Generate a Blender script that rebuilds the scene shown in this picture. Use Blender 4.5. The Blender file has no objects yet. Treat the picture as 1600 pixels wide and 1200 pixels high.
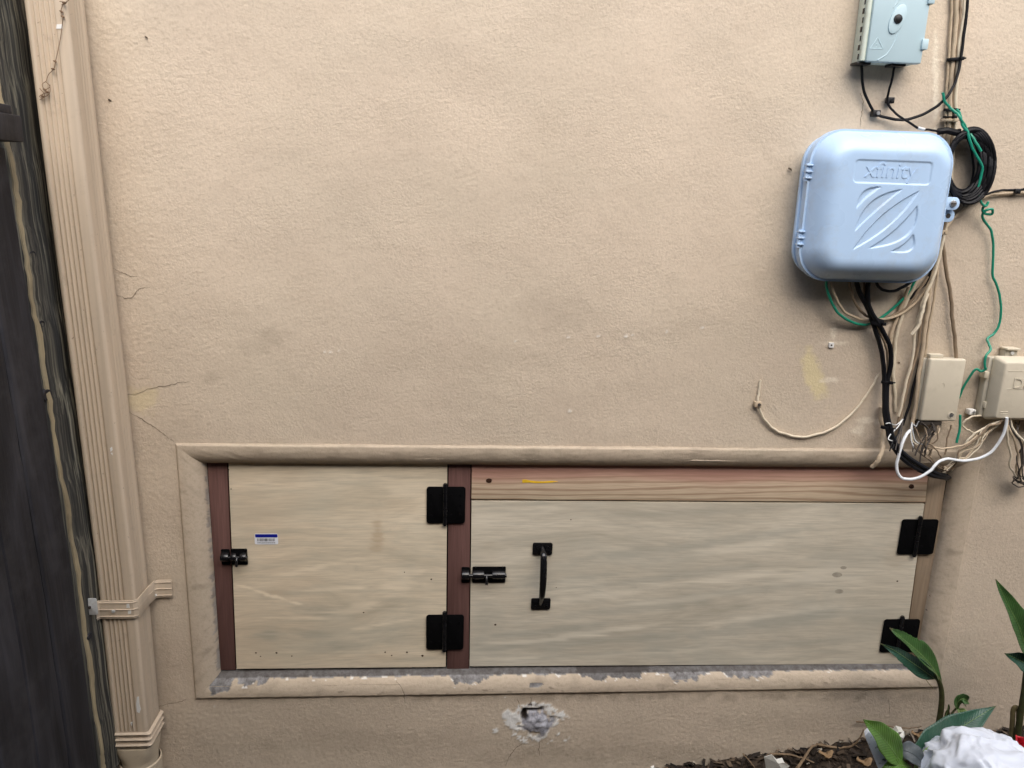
import bpy, bmesh, math, random
import numpy as np
from mathutils import Vector, Matrix

random.seed(7)
SC = bpy.context.scene
COL = SC.collection

# ------------------------------------------------------------------ camera
F = 1200.0                    # focal length in photo pixels (1600 wide)
DIST, CAMH = 1.5, 1.285       # distance to the wall plane (Y = 0), height over the soil
_dv = Vector((-157, 4845, 1200)).normalized()
_dh = Vector((16350, 232.6, 1200)); _dh = (_dh - _dv * _dh.dot(_dv)).normalized()
AX, AZ = _dh, -_dv
AY = AZ.cross(AX)
def c2w(v): return Vector((AX.dot(v), AY.dot(v), AZ.dot(v)))
cam_d = bpy.data.cameras.new('camera'); cam = bpy.data.objects.new('camera', cam_d); COL.objects.link(cam)
_m = Matrix((c2w(Vector((1, 0, 0))), c2w(Vector((0, -1, 0))), c2w(Vector((0, 0, -1))))).transposed().to_4x4()
_m.translation = (0, -DIST, CAMH)
cam.matrix_world = _m
cam_d.sensor_fit = 'HORIZONTAL'; cam_d.sensor_width = 36; cam_d.lens = 36 * F / 1600
cam_d.clip_start = 0.02; cam_d.clip_end = 200
SC.camera = cam

# ------------------------------------------------------------------ sky, sun, exposure
SUN_EL, SUN_AZ = math.radians(50), math.radians(12)     # azimuth: degrees to the right of straight behind the camera
w = bpy.data.worlds.new('World'); SC.world = w; w.use_nodes = True
_nt = w.node_tree
_sky = _nt.nodes.new('ShaderNodeTexSky'); _sky.sky_type = 'NISHITA'; _sky.sun_disc = False
_sky.sun_elevation = SUN_EL; _sky.sun_rotation = math.pi - SUN_AZ
_sky.air_density = 1.0; _sky.dust_density = 3.0; _sky.ozone_density = 1.0
_nt.nodes['Background'].inputs[1].default_value = 0.09
_nt.links.new(_sky.outputs[0], _nt.nodes['Background'].inputs[0])
sun_d = bpy.data.lights.new('sun', 'SUN'); sun_d.energy = 1.4; sun_d.angle = math.radians(75); sun_d.color = (1, .97, .93)
sun = bpy.data.objects.new('sun', sun_d); COL.objects.link(sun)
_s = Vector((math.sin(SUN_AZ) * math.cos(SUN_EL), -math.cos(SUN_AZ) * math.cos(SUN_EL), math.sin(SUN_EL)))
sun.rotation_euler = _s.to_track_quat('Z', 'Y').to_euler()
sun.location = (1, -4, 6)
SC.view_settings.view_transform = 'Standard'; SC.view_settings.look = 'None'
SC.view_settings.gamma = 1; SC.view_settings.exposure = 1.5

# ------------------------------------------------------------------ helpers
def P(px, py, y=0.0):
    """photo pixel -> world point on the plane Y = y"""
    r = c2w(Vector((px - 800, py - 600, F)))
    t = (DIST + y) / r.y
    return Vector((r.x * t, y, CAMH + r.z * t))
def to_px(x, z, y=0.0):
    v = (np.asarray(x), np.full_like(np.asarray(x, float), y + DIST), np.asarray(z) - CAMH)
    c = [AX[i] * v[0] + AY[i] * v[1] + AZ[i] * v[2] for i in range(3)]
    return 800 + F * c[0] / c[2], 600 + F * c[1] / c[2]
def sstep(a, b, x):
    t = np.clip((x - a) / (b - a), 0, 1); return t * t * (3 - 2 * t)

ORG = {}
def tag(o, label=None, cat=None, group=None, kind=None):
    if label: o['label'] = label
    if cat: o['category'] = cat
    if group: o['group'] = group
    if kind: o['kind'] = kind
    return o
def thing(name, label, cat, loc, group=None):
    o = bpy.data.objects.new(name, None); COL.objects.link(o); o.location = loc; o.empty_display_size = .05
    ORG[o.name] = Vector(loc)
    return tag(o, label, cat, group)

class G:
    """collects geometry in world coordinates, then links it as one mesh object"""
    def __init__(s): s.v = []; s.f = []
    def add(s, vs, fs):
        k = len(s.v); s.v += [Vector(v) for v in vs]; s.f += [tuple(i + k for i in f) for f in fs]; return s
    def box(s, a, b):
        x0, y0, z0 = a; x1, y1, z1 = b
        return s.add([(x0, y0, z0), (x1, y0, z0), (x1, y1, z0), (x0, y1, z0), (x0, y0, z1), (x1, y0, z1), (x1, y1, z1), (x0, y1, z1)],
                     [(0, 3, 2, 1), (4, 5, 6, 7), (0, 1, 5, 4), (1, 2, 6, 5), (2, 3, 7, 6), (3, 0, 4, 7)])
    def prism(s, pts, y0, y1):
        """outline in the XZ plane (list of Vectors), extruded from y0 (front) to y1 (back)"""
        n = len(pts)
        vs = [(p.x, y0, p.z) for p in pts] + [(p.x, y1, p.z) for p in pts]
        return s.add(vs, [tuple(range(n)), tuple(range(2 * n - 1, n - 1, -1))] + [(i, n + i, n + (i + 1) % n, (i + 1) % n) for i in range(n)])
    def loft(s, rings, cap0=True, cap1=True, close=True):
        n = len(rings[0]); k = len(s.v)
        vs = [p for r in rings for p in r]; fs = []
        for i in range(len(rings) - 1):
            for j in range(n if close else n - 1):
                a = i * n + j; b = i * n + (j + 1) % n
                fs.append((a, b, b + n, a + n))
        if cap0: fs.append(tuple(range(n - 1, -1, -1)))
        if cap1: fs.append(tuple((len(rings) - 1) * n + j for j in range(n)))
        return s.add(vs, fs)
    def tube(s, pts, r, n=8, cap=True):
        pts = [Vector(p) for p in pts]; rings = []
        rr = r if isinstance(r, (list, tuple)) else [r] * len(pts)
        up = None
        for i, p in enumerate(pts):
            t = (pts[min(i + 1, len(pts) - 1)] - pts[max(i - 1, 0)])
            t = t.normalized() if t.length > 1e-9 else Vector((0, 0, 1))
            if up is None:
                up = t.orthogonal().normalized()
            up = (up - t * up.dot(t))
            up = up.normalized() if up.length > 1e-6 else t.orthogonal().normalized()
            q = t.cross(up)
            rings.append([p + (up * math.cos(2 * math.pi * k / n) + q * math.sin(2 * math.pi * k / n)) * rr[i] for k in range(n)])
        return s.loft(rings, cap, cap)
    def disc(s, c, r, y0, y1, n=14):
        return s.prism([Vector((c.x + r * math.cos(2 * math.pi * k / n), 0, c.z + r * math.sin(2 * math.pi * k / n))) for k in range(n)], y0, y1)
    def build(s, name, mat, parent=None, smooth=True, bevel=0, seg=2, angle=40):
        if parent is not None: org = ORG[parent.name]
        else:
            org = sum(s.v, Vector()) / len(s.v)
        me = bpy.data.meshes.new(name)
        me.from_pydata([tuple(v - org) for v in s.v], [], s.f)
        bm = bmesh.new(); bm.from_mesh(me)
        bmesh.ops.recalc_face_normals(bm, faces=bm.faces)
        if bevel:
            es = [e for e in bm.edges if len(e.link_faces) == 2 and e.calc_face_angle(0) > math.radians(35)]
            bmesh.ops.bevel(bm, geom=es, offset=bevel, segments=seg, affect='EDGES', profile=.5, clamp_overlap=True)
        for f in bm.faces: f.smooth = smooth
        if smooth:
            for e in bm.edges:
                if len(e.link_faces) == 2 and e.calc_face_angle(0) > math.radians(angle): e.smooth = False
        bm.to_mesh(me); bm.free()
        o = bpy.data.objects.new(name, me); COL.objects.link(o)
        me.materials.append(MAT[mat] if isinstance(mat, str) else mat)
        if parent is not None: o.parent = parent
        else: o.location = org
        ORG[o.name] = org
        return o

def catmull(pts, sub=8):
    pts = [Vector(p) for p in pts]
    if len(pts) < 3: 
        return [pts[0].lerp(pts[-1], i / sub) for i in range(sub + 1)]
    out = []
    q = [2 * pts[0] - pts[1]] + pts + [2 * pts[-1] - pts[-2]]
    for i in range(1, len(q) - 2):
        a, b, c, d = q[i - 1:i + 3]
        for k in range(sub):
            t = k / sub
            out.append(.5 * ((2 * b) + (c - a) * t + (2 * a - 5 * b + 4 * c - d) * t * t + (3 * b - 3 * c + d - a) * t ** 3))
    out.append(pts[-1])
    return out
def rrect(cx, cz, a, b, r, n=6):
    """rounded rectangle outline in XZ"""
    r = min(r, a, b); out = []
    for sx, sz, t0 in ((1, 1, 0), (-1, 1, 90), (-1, -1, 180), (1, -1, 270)):
        for k in range(n + 1):
            t = math.radians(t0 + 90 * k / n)
            out.append(Vector((cx + sx * (a - r) + r * math.cos(t), 0, cz + sz * (b - r) + r * math.sin(t))))
    return out
def px_rrect(x0, y0, x1, y1, Y, r=.004, n=4):
    a = P((x0 + x1) / 2, (y0 + y1) / 2, Y)
    L, R_ = P(x0, (y0 + y1) / 2, Y), P(x1, (y0 + y1) / 2, Y)
    T, B = P((x0 + x1) / 2, y0, Y), P((x0 + x1) / 2, y1, Y)
    return rrect((L.x + R_.x) / 2, (T.z + B.z) / 2, (R_.x - L.x) / 2, (T.z - B.z) / 2, r, n)
def pxpoly(pts, Y): return [P(a, b, Y) for a, b in pts]

# ------------------------------------------------------------------ materials
MAT = {}
class NB:
    def __init__(s, name):
        m = bpy.data.materials.new(name); m.use_nodes = True; MAT[name] = m
        s.nt = m.node_tree; s.b = s.nt.nodes['Principled BSDF']; s.co = s.nt.nodes.new('ShaderNodeTexCoord').outputs['Object']
    def n(s, t, **kw):
        o = s.nt.nodes.new('ShaderNode' + t)
        for k, v in kw.items():
            if k in o.inputs: s.set(o.inputs[k], v)
            else: setattr(o, k, v)
        return o
    def set(s, sock, v):
        if isinstance(v, bpy.types.NodeSocket): s.nt.links.new(v, sock)
        else: sock.default_value = v
    def map(s, scale, rot=(0, 0, 0), loc=(0, 0, 0)):
        o = s.n('Mapping'); s.set(o.inputs['Vector'], s.co); o.inputs['Scale'].default_value = scale; o.inputs['Rotation'].default_value = rot; o.inputs['Location'].default_value = loc
        return o.outputs[0]
    def noise(s, scale, detail=3, rough=.55, dist=0, vec=None):
        o = s.n('TexNoise', Scale=scale, Detail=detail, Roughness=rough, Distortion=dist)
        s.set(o.inputs['Vector'], vec if vec is not None else s.co)
        return o.outputs['Fac']
    def ramp(s, fac, stops):
        o = s.n('ValToRGB'); cr = o.color_ramp
        while len(cr.elements) < len(stops): cr.elements.new(.5)
        for e, (p, c) in zip(cr.elements, stops):
            e.position = p; e.color = (c, c, c, 1) if isinstance(c, (int, float)) else (*c, 1)
        s.set(o.inputs[0], fac); return o.outputs[0]
    def mix(s, fac, a, b, mode='MIX'):
        o = s.n('Mix', data_type='RGBA', blend_type=mode)
        for i, v in ((0, fac), (6, a), (7, b)):
            if isinstance(v, tuple) and len(v) == 3: v = (*v, 1)
            s.set(o.inputs[i], v)
        return o.outputs[2]
    def math(s, op, a, b=0.0, clamp=False):
        o = s.n('Math', operation=op, use_clamp=clamp); s.set(o.inputs[0], a); s.set(o.inputs[1], b); return o.outputs[0]
    def attr(s, name): return s.n('Attribute', attribute_name=name).outputs['Fac']
    def bump(s, h, strength=.3, dist=.002, prev=None):
        o = s.n('Bump', Strength=strength, Distance=dist); s.set(o.inputs['Height'], h)
        if prev is not None: s.set(o.inputs['Normal'], prev)
        return o.outputs[0]
    def out(s, col, rough=.6, normal=None, spec=.4, metallic=0, **kw):
        if isinstance(col, tuple): col = (*col, 1)
        s.set(s.b.inputs['Base Color'], col); s.set(s.b.inputs['Roughness'], rough); s.set(s.b.inputs['Metallic'], metallic)
        s.b.inputs['Specular IOR Level'].default_value = spec
        if normal is not None: s.set(s.b.inputs['Normal'], normal)
        for k, v in kw.items(): s.set(s.b.inputs[k], v)

def vc(c, k): return tuple(min(1, x * k) for x in c)
def plain(name, col, rough=.5, var=.15, scale=25, bump=.1, bscale=250, spec=.4, metallic=0, dirt=None, dirt_amt=.5, **kw):
    b = NB(name)
    f = b.noise(scale, 4)
    c = b.mix(b.ramp(f, [(.3, 0), (.7, 1)]), vc(col, 1 - var), vc(col, 1 + var))
    if dirt is not None:
        d = b.ramp(b.noise(scale * 2.3, 5, .7), [(.52, 0), (.72, dirt_amt)])
        c = b.mix(d, c, dirt)
    b.out(c, b.ramp(b.noise(scale * 1.7, 3), [(.3, max(0, rough - .08)), (.7, min(1, rough + .08))]), b.bump(b.noise(bscale, 3), bump, .001), spec, metallic, **kw)

def wood(name, cols, along, fine=260, stretch=10, fig=9, rough=.75, bump=.25, warp=1.2, dirt=None, dirtamt=.5, spec=.25):
    """grain running along axis 'along' (0, 1 or 2)"""
    b = NB(name)
    sc = [fig] * 3; sc[along] = fig / 6
    sf = [fine] * 3; sf[along] = fine / (stretch * 3)
    f1 = b.noise(1, 4, .55, warp, b.map(sc))
    f2 = b.noise(1, 3, .6, .3, b.map(sf))
    c = b.ramp(f1, [(.28, cols[0]), (.5, cols[1]), (.74, cols[2])])
    c = b.mix(b.ramp(f2, [(.35, .32), (.65, 0)]), c, vc(cols[0], .6))
    if dirt is not None:
        c = b.mix(b.ramp(b.noise(7, 5, .65), [(.5, 0), (.75, dirtamt)]), c, dirt)
    b.out(c, rough, b.bump(f2, bump, .0012), spec)

STUCCO = (.60, .50, .385)
def stucco_mat(name, base, bstr, fine, conc0, conc1):
    b = NB(name)
    big = b.noise(1.6, 4, .55); mid = b.noise(9, 5, .6); sm = b.noise(150, 3, .6)
    c = b.mix(b.ramp(big, [(.32, 0), (.68, 1)]), vc(base, .93), vc(base, 1.05))
    c = b.mix(b.ramp(b.noise(3.1, 5, .6, .4, b.map((1, 1, 1), loc=(4, 2, 9))), [(.42, 0), (.72, .5)]), c, (base[0] * .93, base[1] * .97, base[2] * .96))
    c = b.mix(b.ramp(b.noise(1, 5, .6, .8, b.map((1.3, 1, 5.5))), [(.45, 0), (.75, .32)]), c, (base[0] * .86, base[1] * .87, base[2] * .88))
    c = b.mix(b.ramp(mid, [(.52, 0), (.85, .35)]), c, (base[0] * .82, base[1] * .80, base[2] * .78))
    c = b.mix(b.ramp(sm, [(.30, .30), (.52, 0)]), c, (base[0] * .60, base[1] * .58, base[2] * .56))
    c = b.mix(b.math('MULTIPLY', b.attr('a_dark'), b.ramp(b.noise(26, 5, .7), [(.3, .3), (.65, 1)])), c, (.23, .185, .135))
    c = b.mix(b.attr('a_yel'), c, (.68, .58, .34))
    c = b.mix(b.math('MULTIPLY', b.attr('a_lite'), b.ramp(sm, [(.3, .5), (.6, 1)])), c, (.78, .70, .56))
    conc = b.mix(b.ramp(b.noise(70, 5, .7), [(.35, 0), (.65, 1)]), conc0, conc1)
    c = b.mix(b.attr('a_conc'), c, conc)
    c = b.mix(b.attr('a_white'), c, (.78, .77, .73))
    c = b.mix(b.attr('a_hole'), c, (.04, .032, .027))
    st = b.ramp(b.noise(5, 3, .6, .5, b.map((1, 1, 1.6), loc=(1, 5, 2))), [(.35, bstr * .55), (.65, bstr * 1.25)])
    n1 = b.bump(b.noise(110, 3, .5), bstr * .18, .002)
    o = b.n('Bump', Distance=.0013); b.set(o.inputs['Strength'], st); b.set(o.inputs['Height'], b.noise(fine, 4, .6)); b.set(o.inputs['Normal'], n1)
    b.out(c, b.ramp(mid, [(.3, .74), (.7, .9)]), o.outputs[0], .22)
stucco_mat('stucco', STUCCO, .85, 230, (.19, .19, .21), (.50, .50, .54))
stucco_mat('stucco_trim', (.55, .455, .345), .5, 300, (.095, .095, .097), (.30, .303, .312))

# plywood faces: broad horizontal figure, fine grain, grey-green cloudy dirt
def ply(name, seed, tint=(1, 1, 1), warp=.15):
    b = NB(name)
    # domain warp: broad swirls round a few figure centres
    wn = b.n('TexNoise', Scale=2.3, Detail=2.0, Roughness=.5); b.set(wn.inputs['Vector'], b.map((1, 1, 1.4), loc=(seed, 0, seed)))
    sub = b.n('VectorMath', operation='SUBTRACT'); b.set(sub.inputs[0], wn.outputs['Color']); sub.inputs[1].default_value = (.5, .5, .5)
    scl = b.n('VectorMath', operation='MULTIPLY'); b.set(scl.inputs[0], sub.outputs[0]); scl.inputs[1].default_value = (.10, 0, warp)
    add = b.n('VectorMath', operation='ADD'); b.set(add.inputs[0], b.co); b.set(add.inputs[1], scl.outputs[0])
    def mp(scale, rot=0):
        o = b.n('Mapping'); b.set(o.inputs['Vector'], add.outputs[0]); o.inputs['Scale'].default_value = scale; o.inputs['Rotation'].default_value = (0, math.radians(rot), 0); return o.outputs[0]
    f1 = b.noise(1, 6, .6, 1.0, mp((1.7, 1, 10), -6))
    f2 = b.noise(1, 5, .65, .9, mp((7, 1, 75), -4))
    f3 = b.noise(1, 3, .6, .2, b.map((16, 10, 430), (0, math.radians(-3), 0)))
    c = b.ramp(f1, [(.28, (.41, .36, .265)), (.45, (.535, .465, .345)), (.56, (.59, .515, .385)), (.70, (.66, .58, .44))])
    c = b.mix(b.ramp(f2, [(.32, .38), (.54, 0)]), c, (.36, .315, .235))
    c = b.mix(b.ramp(f2, [(.58, 0), (.72, .25)]), c, (.70, .62, .47))
    c = b.mix(b.ramp(f3, [(.34, .42), (.55, 0)]), c, (.36, .30, .215))
    cl = b.noise(3.4, 5, .6, .4, b.map((1, 1, 1.5), loc=(seed * 3, 0, 1)))
    c = b.mix(b.ramp(cl, [(.50, 0), (.70, .5)]), c, (.38, .365, .29))
    c = b.mix(b.ramp(b.noise(2.4, 3, .5, 0, b.map((1, 1, 1), loc=(seed, 3, 5))), [(.56, 0), (.75, .3)]), c, (.58, .42, .28))
    c = b.mix(b.ramp(b.noise(14, 4, .7, 0, b.map((1, 1, 1.3), loc=(2, 3, seed))), [(.62, 0), (.75, .3)]), c, (.32, .285, .215))
    c = b.mix(b.attr('p_dark'), c, (.30, .285, .225))
    c = b.mix(b.attr('p_brown'), c, (.36, .265, .165))
    c = b.mix(b.attr('p_lite'), c, (.76, .67, .51))
    c = b.mix(1.0, c, tuple(tint), 'MULTIPLY')
    b.out(c, b.ramp(cl, [(.3, .66), (.7, .8)]), b.bump(f3, .2, .0006, b.bump(f2, .12, .0008)), .25)
ply('plywood_near', 1.3, (1.26, 1.25, 1.25), .17); ply('plywood_wide', 4.7, (1.10, 1.14, 1.21), .10)

wood('redwood', [(.10, .05, .043), (.15, .078, .067), (.20, .108, .09)], 2, 340, 12, 14, .7, .3)
wood('jamb_wood', [(.26, .19, .125), (.34, .26, .18), (.42, .33, .24)], 2, 300, 12, 14, .75, .35, dirt=(.16, .13, .10))
wood('dark_wood', [(.013, .0125, .0145), (.027, .0265, .031), (.052, .052, .061)], 2, 110, 16, 14, .7, .8, dirt=(.085, .082, .088), dirtamt=.5)
def weathered():
    b = NB('weathered_wood')
    f1 = b.noise(1, 3, .55, .18, b.map((190, 150, 1.3))); f0 = b.noise(1, 3, .5, .8, b.map((20, 16, .9))); f2 = b.noise(1, 3, .6, .2, b.map((700, 600, 9)))
    c = b.ramp(f1, [(.38, (.038, .037, .034)), (.49, (.085, .082, .068)), (.55, (.23, .215, .16)), (.66, (.36, .33, .25))])
    c = b.mix(b.ramp(f0, [(.40, .75), (.62, 0)]), c, (.055, .054, .052))
    c = b.mix(b.ramp(f2, [(.35, .6), (.6, 0)]), c, (.03, .029, .027))
    b.out(c, .85, b.bump(f1, .8, .003), .15)
weathered()
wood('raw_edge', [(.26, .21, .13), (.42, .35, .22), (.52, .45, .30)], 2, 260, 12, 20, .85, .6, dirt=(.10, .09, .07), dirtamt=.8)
HB = P(1100, 784, .022).z - .2465
def fir():
    b = NB('fir_header')
    sep = b.n('SeparateXYZ'); b.set(sep.inputs[0], b.co)
    wob = b.noise(1, 4, .5, 0, b.map((2.2, 1, 10)))
    z = b.math('ADD', b.math('MULTIPLY', b.math('SUBTRACT', sep.outputs[2], HB), 1 / .09), b.math('MULTIPLY', b.math('SUBTRACT', wob, .5), .55))
    c = b.ramp(z, [(0.05, (.70, .57, .40)), (.42, (.68, .53, .38)), (.55, (.58, .37, .28)), (.74, (.47, .26, .205)), (1.0, (.40, .22, .175))])
    wv = b.n('TexWave', wave_type='BANDS', bands_direction='Z', Scale=26.0, Distortion=9.0, Detail=3.0); b.set(wv.inputs['Vector'], b.map((.10, 1, 1)))
    b.set(wv.inputs['Detail Scale'], .8)
    c = b.mix(b.math('MULTIPLY', b.ramp(wv.outputs['Fac'], [(.0, .62), (.45, 0)]), b.ramp(z, [(.35, 1), (.8, .35)])), c, (.33, .19, .12))
    f3 = b.noise(1, 2, .5, 0, b.map((20, 10, 500)))
    c = b.mix(b.ramp(f3, [(.35, .25), (.6, 0)]), c, (.28, .17, .10))
    b.out(c, .68, b.bump(f3, .15, .0006), .3)
fir()
plain('black_metal', (.006, .006, .007), .22, .1, 20, .04, 500, .5)
plain('black_metal_matte', (.003, .003, .0034), .6, .1, 20, .05, 500, .06)
plain('screw_black', (.004, .004, .0045), .45, .1, 40, .05, 400, .5)
plain('grey_plastic', (.455, .62, .83), .30, .03, 6, .03, 700, .45, dirt=(.40, .45, .50), dirt_amt=.4)
plain('pale_plastic', (.47, .61, .65), .42, .03, 9, .03, 600, .4)
plain('pale_plastic_side', (.62, .68, .58), .5, .05, 14, .05, 600, .4, dirt=(.40, .40, .30), dirt_amt=.4)
plain('beige_plastic', (.60, .54, .42), .5, .05, 12, .05, 500, .35, dirt=(.40, .35, .26), dirt_amt=.3)
plain('beige_plastic_base', (.50, .46, .37), .55, .08, 14, .06, 500, .35, dirt=(.33, .28, .2), dirt_amt=.4)
plain('black_cable', (.005, .005, .0065), .55, .2, 60, .06, 500, .22)
plain('beige_cable', (.50, .40, .28), .6, .12, 60, .12, 400, .3, dirt=(.30, .23, .15), dirt_amt=.5)
plain('pale_cable', (.66, .58, .44), .55, .10, 60, .10, 400, .3, dirt=(.42, .34, .24), dirt_amt=.4)
plain('brown_cable', (.24, .18, .12), .6, .15, 60, .1, 400, .3)
plain('dark_cable', (.06, .05, .042), .6, .2, 60, .1, 400, .3)
plain('green_wire', (.012, .26, .16), .38, .1, 50, .04, 500, .45)
plain('white_cable', (.74, .77, .78), .4, .04, 30, .04, 500, .45, dirt=(.5, .5, .46), dirt_amt=.35)
plain('steel', (.55, .55, .54), .35, .1, 40, .1, 300, .5, .9)
plain('galvanised', (.62, .63, .62), .55, .1, 50, .1, 300, .5, .3, dirt=(.40, .36, .30), dirt_amt=.5)
plain('copper', (.55, .26, .12), .4, .1, 50, .05, 300, .5, .8)
def pipe_paint():
    b = NB('pipe_paint'); col = (.58, .475, .355)
    f = b.noise(1, 4, .6, .3, b.map((60, 60, 1.4))); g_ = b.noise(9, 4); d = b.noise(28, 5, .7)
    c = b.mix(b.ramp(f, [(.3, 0), (.7, 1)]), vc(col, .86), vc(col, 1.08))
    c = b.mix(b.ramp(g_, [(.5, 0), (.75, .3)]), c, (.47, .40, .31))
    c = b.mix(b.ramp(d, [(.58, 0), (.74, .4)]), c, (.33, .26, .185))
    c = b.mix(b.ramp(b.noise(170, 3, .6), [(.68, 0), (.74, .7)]), c, (.14, .105, .075))
    b.out(c, .55, b.bump(f, .1, .0008), .35)
pipe_paint()
plain('pipe_adapter', (.56, .47, .34), .5, .06, 18, .06, 500, .35, dirt=(.30, .24, .17), dirt_amt=.6)
plain('paint_chip', (.80, .79, .75), .6, .04, 40, .05, 400, .3)
plain('cobweb', (.20, .13, .08), .8, .3, 80, .1, 400, .2)
plain('crack', (.12, .095, .07), .9, .2, 60, .1, 300, .1)
plain('void', (.012, .011, .010), .95, .2, 10, .1, 100, .1)
plain('flashing', (.19, .185, .18), .6, .25, 40, .2, 200, .35, 0, dirt=(.09, .085, .08), dirt_amt=.8)
plain('sticker_white', (.78, .80, .84), .35, .02, 30, .02, 500, .4)
plain('sticker_blue', (.010, .016, .26), .35, .04, 30, .02, 500, .4)
plain('ink', (.02, .025, .035), .5, .1, 30, .02, 500, .3)
plain('yellow_crayon', (.78, .50, .03), .6, .08, 120, .2, 500, .3)
plain('knot', (.045, .02, .012), .7, .3, 200, .2, 500, .2)
plain('stain', (.40, .36, .285), .75, .2, 60, .1, 500, .2)
def leafmat(name, col, pale):
    b = NB(name)
    ph = b.attr('vein'); sn = b.math('SINE', ph)
    c = b.mix(b.ramp(b.noise(40, 4), [(.3, 0), (.7, 1)]), vc(col, .75), vc(col, 1.25))
    c = b.mix(b.ramp(sn, [(.55, 0), (1, .35)]), c, pale)
    c = b.mix(b.ramp(b.noise(130, 4, .7), [(.62, 0), (.72, .55)]), c, (.16, .13, .06))
    c = b.mix(b.attr('tip'), c, (.17, .12, .07))
    b.out(c, b.ramp(b.noise(60, 3), [(.3, .33), (.7, .52)]), b.bump(sn, .25, .0008), .45)
    b.b.inputs['Transmission Weight'].default_value = 0
leafmat('leaf_dark', (.022, .075, .045), (.045, .11, .07)); leafmat('leaf_green', (.042, .105, .027), (.09, .17, .05))
leafmat('leaf_bright', (.075, .165, .022), (.14, .25, .05)); leafmat('leaf_pale', (.20, .30, .10), (.28, .36, .15))
plain('leaf_grey', (.085, .10, .105), .5, .25, 40, .12, 200, .4, dirt=(.25, .26, .27), dirt_amt=.5)
plain('leaf_edge', (.22, .17, .10), .6, .3, 60, .12, 200, .3)
plain('stem', (.055, .060, .022), .5, .35, 40, .15, 200, .35, dirt=(.06, .035, .02), dirt_amt=.7)
plain('dry_stem', (.16, .13, .06), .7, .3, 40, .2, 200, .25)
plain('bag_film', (.74, .79, .87), .28, .02, 8, .05, 120, .45)
plain('red_film', (.55, .008, .02), .35, .1, 30, .05, 200, .45)
plain('paper', (.74, .73, .66), .7, .06, 60, .1, 300, .3, dirt=(.45, .40, .30), dirt_amt=.5)
plain('twig', (.20, .14, .085), .8, .3, 80, .3, 300, .2)
plain('litter_leaf', (.26, .17, .09), .75, .35, 60, .2, 300, .25)
def splat():
    b = NB('splattered_board')
    c = b.mix(b.ramp(b.noise(55, 4, .6), [(.56, 0), (.61, 1)]), (.78, .83, .88), (.16, .17, .19))
    b.out(c, .55, b.bump(b.noise(80, 3), .2, .001), .4)
splat()
def soil():
    b = NB('soil')
    c = b.ramp(b.noise(120, 6, .75), [(.3, (.018, .013, .010)), (.55, (.05, .037, .027)), (.75, (.12, .09, .06))])
    b.out(c, .95, b.bump(b.noise(160, 5, .7), .9, .006), .15)
soil()
def litter():
    b = NB('litter')
    oi = b.n('NewGeometry')
    c = b.ramp(oi.outputs['Random Per Island'], [(0, (.010, .008, .007)), (.45, (.03, .022, .016)), (.72, (.07, .05, .034)), (.92, (.15, .11, .075)), (1, (.38, .34, .27))])
    b.out(c, .8, b.bump(b.noise(300, 3), .3, .001), .2)
litter()
plain('blocker_dark', (.10, .085, .07), .85, .2, 5, .3, 60, .2)  # dull dark surface of the added light-blocking wall

# ------------------------------------------------------------------ the stucco wall
OX0, OX1, OZ0, OZ1 = -.506, 1.086, .2465, .732        # the hatch opening
CELL = .0035
def fnoise(shape, lo, hi, seed):
    rng = np.random.default_rng(seed)
    a = np.fft.rfft2(rng.standard_normal(shape))
    kz = np.fft.fftfreq(shape[0], CELL)[:, None]; kx = np.fft.rfftfreq(shape[1], CELL)[None, :]
    k = np.hypot(kz, kx) + 1e-9; wl = 1 / k
    m = np.exp(-((np.log(wl) - .5 * (math.log(lo) + math.log(hi))) / (.5 * (math.log(hi) - math.log(lo)) + .2)) ** 2)
    r = np.fft.irfft2(a * m, shape); return r / r.std()
dx = np.arange(-1.15, 1.60, CELL); dz = np.arange(-.12, 1.80, CELL)
sh = (len(dz), len(dx))
H = .00016 * fnoise(sh, .0075, .012, 1) * (1 + .45 * np.tanh(fnoise(sh, .12, .35, 12))) + .00010 * fnoise(sh, .03, .08, 2) + .0007 * fnoise(sh, .2, .6, 3)
XX, ZZ = np.meshgrid(dx, dz)
PX, PY = to_px(XX, ZZ)
n_a, n_b, n_c = fnoise(sh, .012, .03, 5), fnoise(sh, .03, .09, 6), fnoise(sh, .1, .3, 8)
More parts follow.
